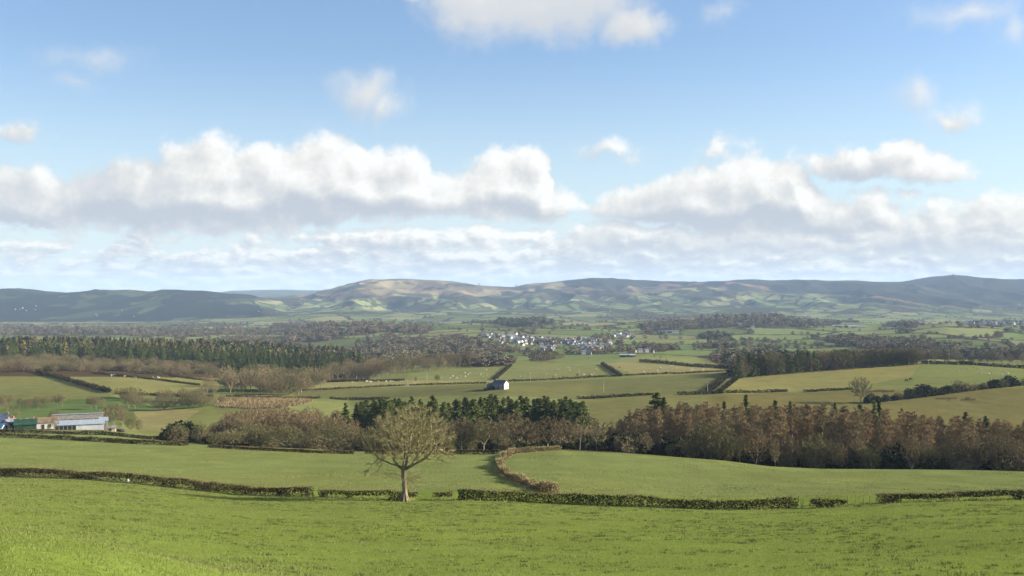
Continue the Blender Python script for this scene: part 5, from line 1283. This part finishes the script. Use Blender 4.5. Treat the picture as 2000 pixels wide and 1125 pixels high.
# ---------------------------------------------------------------- poles, mast, hilltop tower, gate, animals
def pole(px, d, h, label):
    o = empty('utility_pole', at(px, d)); tag(o, label, 'utility pole')
    b = MB(); b.tubes([(0, 0, -.5)], [(0, 0, h)], .17, .11, 7); link('post', b.mesh('pole_post', M_WOOD), o)
    link('crossarm', boxm('crossarm', M_WOOD, -1.1, 1.1, -.07, .07, h-.6, h-.42), o)
    b = MB()
    for x in (-.95, 0, .95): b.tubes([(x, 0, h-.42)], [(x, 0, h-.16)], .06, .08, 6)
    link('insulator', b.mesh('insulators', M_WHITE), o)
for px, py, h, lab in ((1179,766,8,'pale utility pole in the middle of the dull green field'), (1382,768,7,'pale utility pole beside the sunken lane'), (834,743,8,'pale utility pole by the dark round tree in the sheep strip'), (1036,745,8,'thin utility pole in the left of the sheep field'), (1131,735,8,'pale utility pole at the pair of round trees'), (696,741,14,'tall pale pole standing before the left conifers'), (1854,709,9,'utility pole on the dark bank at the upper right')):
    pole(px, dist(px, py, 560, 1100), h, lab)
d = 9000; g = at(804, d)
o = empty('transmitter_mast', g); tag(o, 'thin transmitter mast on top of the rounded central hill', 'mast')
b = MB(); 
for k in range(3):
    a = k*2.09; b.tubes([(2.2*math.cos(a), 2.2*math.sin(a), -3)], [(1.2*math.cos(a), 1.2*math.sin(a), 74)], .5, .4, 4)
zs = np.arange(0, 74, 4.0); b.tubes(np.stack([zs*0-1.6, zs*0, zs], -1), np.stack([zs*0+1.6, zs*0, zs+4], -1), .3, .3, 3)
link('lattice', b.mesh('mast_lattice', M_STEEL), o)
b = MB(); b.tubes([(0, 0, 73)], [(0, 0, 84)], .8, .4, 6); link('antenna', b.mesh('mast_antenna', M_WHITE), o)
link('mast_hut', prism_walls(10, 7, 4, 6).mesh('mast_hut', M_GREYWALL), o)
g = at(1862, 9000); o = empty('hilltop_tower', g-np.array([0, 0, 2])); tag(o, 'ruined stone tower on the highest hill at the right', 'tower')
b = MB(); lathe(b, [(11, 0), (10, 6), (7, 6), (6.6, 9), (5, 9), (4.5, 12), (.01, 12)], n=8); link('stone_base', b.mesh('tower_base', M_GREYWALL), o)
b = MB(); b.box(-1.5, 1.5, -11.3, -9, 0, 4); link('doorway', b.mesh('tower_doorway', M_DARK), o)
for px, lab in ((936,'single tree on the skyline right of the mast'), (1008,'lone tree on the skyline saddle')):
    plant('skyline_tree', BARE, at(px, 9000), 16, lab, 'tree', sx=2.0)

M_FLEECE = noisy_material('cream_fleece', (.34, .31, .24, 1), (.46, .43, .36, 1), 6, .95, .05)
M_COWHIDE = noisy_material('black_hide', (.015, .013, .012, 1), (.05, .042, .035, 1), 2, .8, .1)
def animal_mesh(name, L, H_, W_, m, graze=True):
    """standing four-legged body grown from one skeleton of joints"""
    leg = H_*.55; e = []; v = []; r = []
    def add(p, rad, par=None):
        v.append(p); r.append(rad)
        if par is not None: e.append((par, len(v)-1))
        return len(v)-1
    a = add((-L*.42, 0, leg+W_*.5), W_*.42); c = add((0, 0, leg+W_*.48), W_*.5, a); f = add((L*.32, 0, leg+W_*.5), W_*.46, c)
    n = add((L*.52, 0, leg+W_*(.35 if graze else .9)), W_*.22, f); hd = add((L*.66, 0, leg*(.35 if graze else 1.5)+.02), W_*.2, n); add((L*.74, 0, leg*(.12 if graze else 1.35)+.03), W_*.12, hd)
    for sx, b0 in ((-1, a), (1, f)):
        for sy in (-1, 1):
            x = -L*.38 if sx < 0 else L*.34
            k = add((x, sy*W_*.28, leg*.9), W_*.16, b0); k2 = add((x-(.05*L if sx < 0 else -.01*L), sy*W_*.3, leg*.45), W_*.09, k); add((x, sy*W_*.3, 0), W_*.07, k2)
    add((-L*.52, 0, leg+W_*.2), W_*.08, a)
    me = bpy.data.meshes.new(name); me.from_pydata(v, e, []); me.materials.append(m)
    o = bpy.data.objects.new('tmp', me); COL.objects.link(o)
    md = o.modifiers.new('s', 'SKIN'); 
    for i, q in enumerate(me.skin_vertices[0].data): q.radius = (r[i], r[i]); q.use_root = (i == 1)
    o.modifiers.new('u', 'SUBSURF').levels = 1
    dg = bpy.context.evaluated_depsgraph_get(); out = bpy.data.meshes.new_from_object(o.evaluated_get(dg)); out.name = name
    if not out.materials: out.materials.append(m)
    bpy.data.objects.remove(o); return out
SHEEP = [animal_mesh('sheep', 1.35, 1.0, .62, M_FLEECE), animal_mesh('sheep', 1.35, 1.0, .62, M_FLEECE, False)]
def flock(P, n, d0, d1, lab, s=1.15):
    for x, y, d in sample(P, n, d0, d1):
        o = link('sheep', random.choice(SHEEP)); o.location = at(x, d)-np.array([0, 0, .03]); o.rotation_euler = (0, 0, random.random()*6.28); o.scale = (s, s, s)
        tag(o, lab, 'sheep', 'flock: '+lab)
flock([(680,748),(800,747),(840,748),(830,746),(700,746)], 16, 780, 980, 'white sheep grazing in the pale strip field by the tan wood')
flock([(850,736),(960,720),(970,736),(870,742)], 20, 840, 1200, 'white sheep in the field above the dark round tree')
flock([(1010,738),(1060,716),(1160,716),(1180,734),(1100,738)], 18, 840, 1200, 'white sheep in the sheep field right of the slanting hedge')
flock([(1240,728),(1300,714),(1380,724),(1320,728)], 18, 840, 1200, 'white sheep in the pale field before the sunken lane')
flock([(1860,722),(1900,718),(1990,726),(1980,735),(1870,732)], 14, 660, 980, 'white sheep in the shaded field at the upper right')
flock([(190,731),(320,738),(310,742),(220,737)], 10, 700, 960, 'white sheep on the high left field under the brown wood')
cow = animal_mesh('cow', 2.2, 1.45, .95, M_COWHIDE)
for px, py, rz, lab in ((1770,745,.4,'left dark cow by the bush row'), (1779,743,2.4,'right dark cow by the bush row')):
    o = link('cow', cow); o.location = at(px, dist(px, py, 620, 900))-np.array([0, 0, .03]); o.rotation_euler = (0, 0, rz); tag(o, lab, 'cow', 'dark cattle by the bush row')
# ---------------------------------------------------------------- grass of the near field
def grass_material():
    m, t, b = material('pasture_grass', None, .9, .12)
    g = t.N.new('ShaderNodeNewGeometry'); tc = t.N.new('ShaderNodeTexCoord')
    n = t.noise(tc.outputs['Object'], .16, 4, .6); n2 = t.noise(tc.outputs['Object'], .9, 3, .6)
    c = t.mix(g.outputs['Random Per Island'], (.125, .155, .043, 1), (.225, .24, .085, 1))
    c = t.mix(t.ss(n, .42, .72, 0, .5), c, (.20, .195, .08, 1))
    c = t.mix(t.ss(n2, .48, .7, 0, .5), c, (.105, .135, .042, 1))
    t.L.new(c, b.inputs['Base Color'])
    tr = t.N.new('ShaderNodeBsdfTranslucent'); t.L.new(t.mix(1.0, c, (1.0, 1.05, .8, 1), 'MULTIPLY'), tr.inputs[0])
    mx = t.N.new('ShaderNodeMixShader'); mx.inputs[0].default_value = .3
    t.L.new(b.outputs[0], mx.inputs[1]); t.L.new(tr.outputs[0], mx.inputs[2]); t.L.new(mx.outputs[0], t.N['Material Output'].inputs[0])
    return m
M_GRASS = grass_material()
M_MEADOW = plant_material('even_meadow_grass', (.135, .158, .052, 1), (.235, .245, .098, 1), .02)
def sward(name, label, n, d0, d1, power, px0, px1, hgt, wid, mat, keep=None, tuft=0):
    u = RNG.random(n); d = (d0**power+u*(d1**power-d0**power))**(1/power); px = RNG.uniform(px0, px1, n)
    x = (px-CX)/F*d
    if tuft:
        k = RNG.integers(0, n//tuft, n); x, d = x[k]+RNG.normal(size=n)*.14, d[k]+RNG.normal(size=n)*.14; px = CX+F*x/d
    if keep is not None: q = keep(x, d, px); x, d, px = x[q], d[q], px[q]; n = len(x)
    z = H(px, d)
    hm = hgt(x, d); a = RNG.random(n)*6.283; w = wid(d)*.5*(.7+.6*RNG.random(n))
    h = hm*(.45+.9*RNG.random(n)); lean = RNG.normal(size=(n, 2))*.45+np.array([-.1, 0])
    A = np.stack([x-np.cos(a)*w, d-np.sin(a)*w, z-.02], -1); B = np.stack([x+np.cos(a)*w, d+np.sin(a)*w, z-.02], -1)
    Cc = np.stack([x+lean[:, 0]*h, d+lean[:, 1]*h, z+h], -1)
    V = np.stack([A, B, Cc], 1).reshape(-1, 3)
    o = link(name, npmesh(name, V, None, np.arange(3*n).reshape(-1, 3), (mat,)))
    return tag(o, label, 'grass', kind='stuff')
def hgt(x, d):
    return (.038+.055*fbm(x/3.2, d/2.2, 3, 23)*sstep(.45, .66, fbm(x/2.6, d/1.1, 3, 27)))*(1+d/300.0)*.9
def before_hedge(x, d, px):
    return d < np.interp(px, CONT[3][0][:, 0], CONT[3][0][:, 1])-.6
sward('grass', 'short pasture grass of the sunlit near field', 950000, 13, 190, 1.35, -90, 2090, hgt, lambda d: .009+.0004*d, M_GRASS, before_hedge)
def tussocks():
    n = 7000; d = np.sqrt(RNG.uniform(40**2, 185**2, n)); px = RNG.uniform(-80, 2080, n); x = (px-CX)/F*d
    q = before_hedge(x, d, px) & (fbm(x/9, d/5, 3, 61) > .44); x, d = x[q], d[q]; n = len(x); w = RNG.uniform(.14, .42, n)
    k = np.repeat(np.arange(n), 20); m_ = len(k)
    X, Y = x[k]+RNG.normal(size=m_)*w[k]*.9, d[k]+RNG.normal(size=m_)*w[k]*.45
    A = np.stack([X, Y, hxy(X, Y)-.02], -1); D = RNG.normal(size=(m_, 3))*.07; D[:, 2] = .08+.13*RNG.random(m_)
    mb = MB(); mb.twigs(A, A+D, .02+.0004*d[k])
    o = link('grass_tussocks', mb.mesh('grass_tussocks', plant_material('deep_green_tussocks', (.080, .104, .028, 1), (.155, .178, .054, 1), .02)))
    tag(o, 'darker ungrazed tussocks dotted over the near field', 'grass', kind='stuff')
tussocks()
def beyond(x, d, px):
    q = (d > np.interp(px, CONT[3][0][:, 0], CONT[3][0][:, 1])+1.0) & (d < np.interp(px, CONT[5][0][:, 0], CONT[5][0][:, 1])-2)
    return q & (RNG.random(len(d)) < sstep(.25, .7, fbm(x/6, d/16, 3, 88)))
sward('meadow_grass', 'short even grass of the two fields beyond the hedge', 330000, 152, 345, 1.5, -90, 2090, lambda x, d: .05+.10*fbm(x/5, d/9, 3, 29), lambda d: .10+0*d, M_MEADOW, beyond)
# tussocks and pale rough grass along the foot of the near hedges
def fringe():
    P, N = [], 0
    mb = MB()
    for W in HW[:9]:
        s = np.concatenate([[0], np.cumsum(np.hypot(*np.diff(W, axis=0).T))]); n = int(s[-1]*34); t = RNG.random(n)*s[-1]
        k = vnoise(t/1.6, t*0, 77) > .35; t = t[k]; n = len(t)
        x, y = np.interp(t, s, W[:, 0])+RNG.normal(size=n)*.5, np.interp(t, s, W[:, 1])-.75+RNG.normal(size=n)*.45
        A = np.stack([x, y, hxy(x, y)-.05], -1); D = RNG.normal(size=(n, 3))*.14; D[:, 2] = .18+.32*RNG.random(n)**2
        mb.twigs(A, A+D, .09)
    o = link('rough_grass', mb.mesh('rough_grass', M_ROUGH)); tag(o, 'pale rough grass along the foot of the near hedges', 'grass', kind='stuff')
fringe()
# dead reeds in the wet corner below the pale trees
def reeds():
    P = [(428,777),(520,774),(600,779),(612,785),(560,795),(500,799),(425,795)]
    q = sample(P, 2600, 520, 760); pts = np.array([at(x, d) for x, y, d in q])
    k = np.repeat(np.arange(len(pts)), 7); A = pts[k]+RNG.normal(size=(len(k), 3))*np.array([.8, .8, 0]); A[:, 2] -= .1
    D = RNG.normal(size=A.shape)*.3; D[:, 2] = .6+RNG.random(len(k))*.9
    mb = MB(); mb.twigs(A, A+D, .35)
    o = link('reeds', mb.mesh('reeds', plant_material('dead_reeds', (.15, .115, .06, 1), (.25, .195, .105, 1), .05))); tag(o, 'tawny dead reeds in the wet field left of centre', 'reeds', kind='stuff')
reeds()
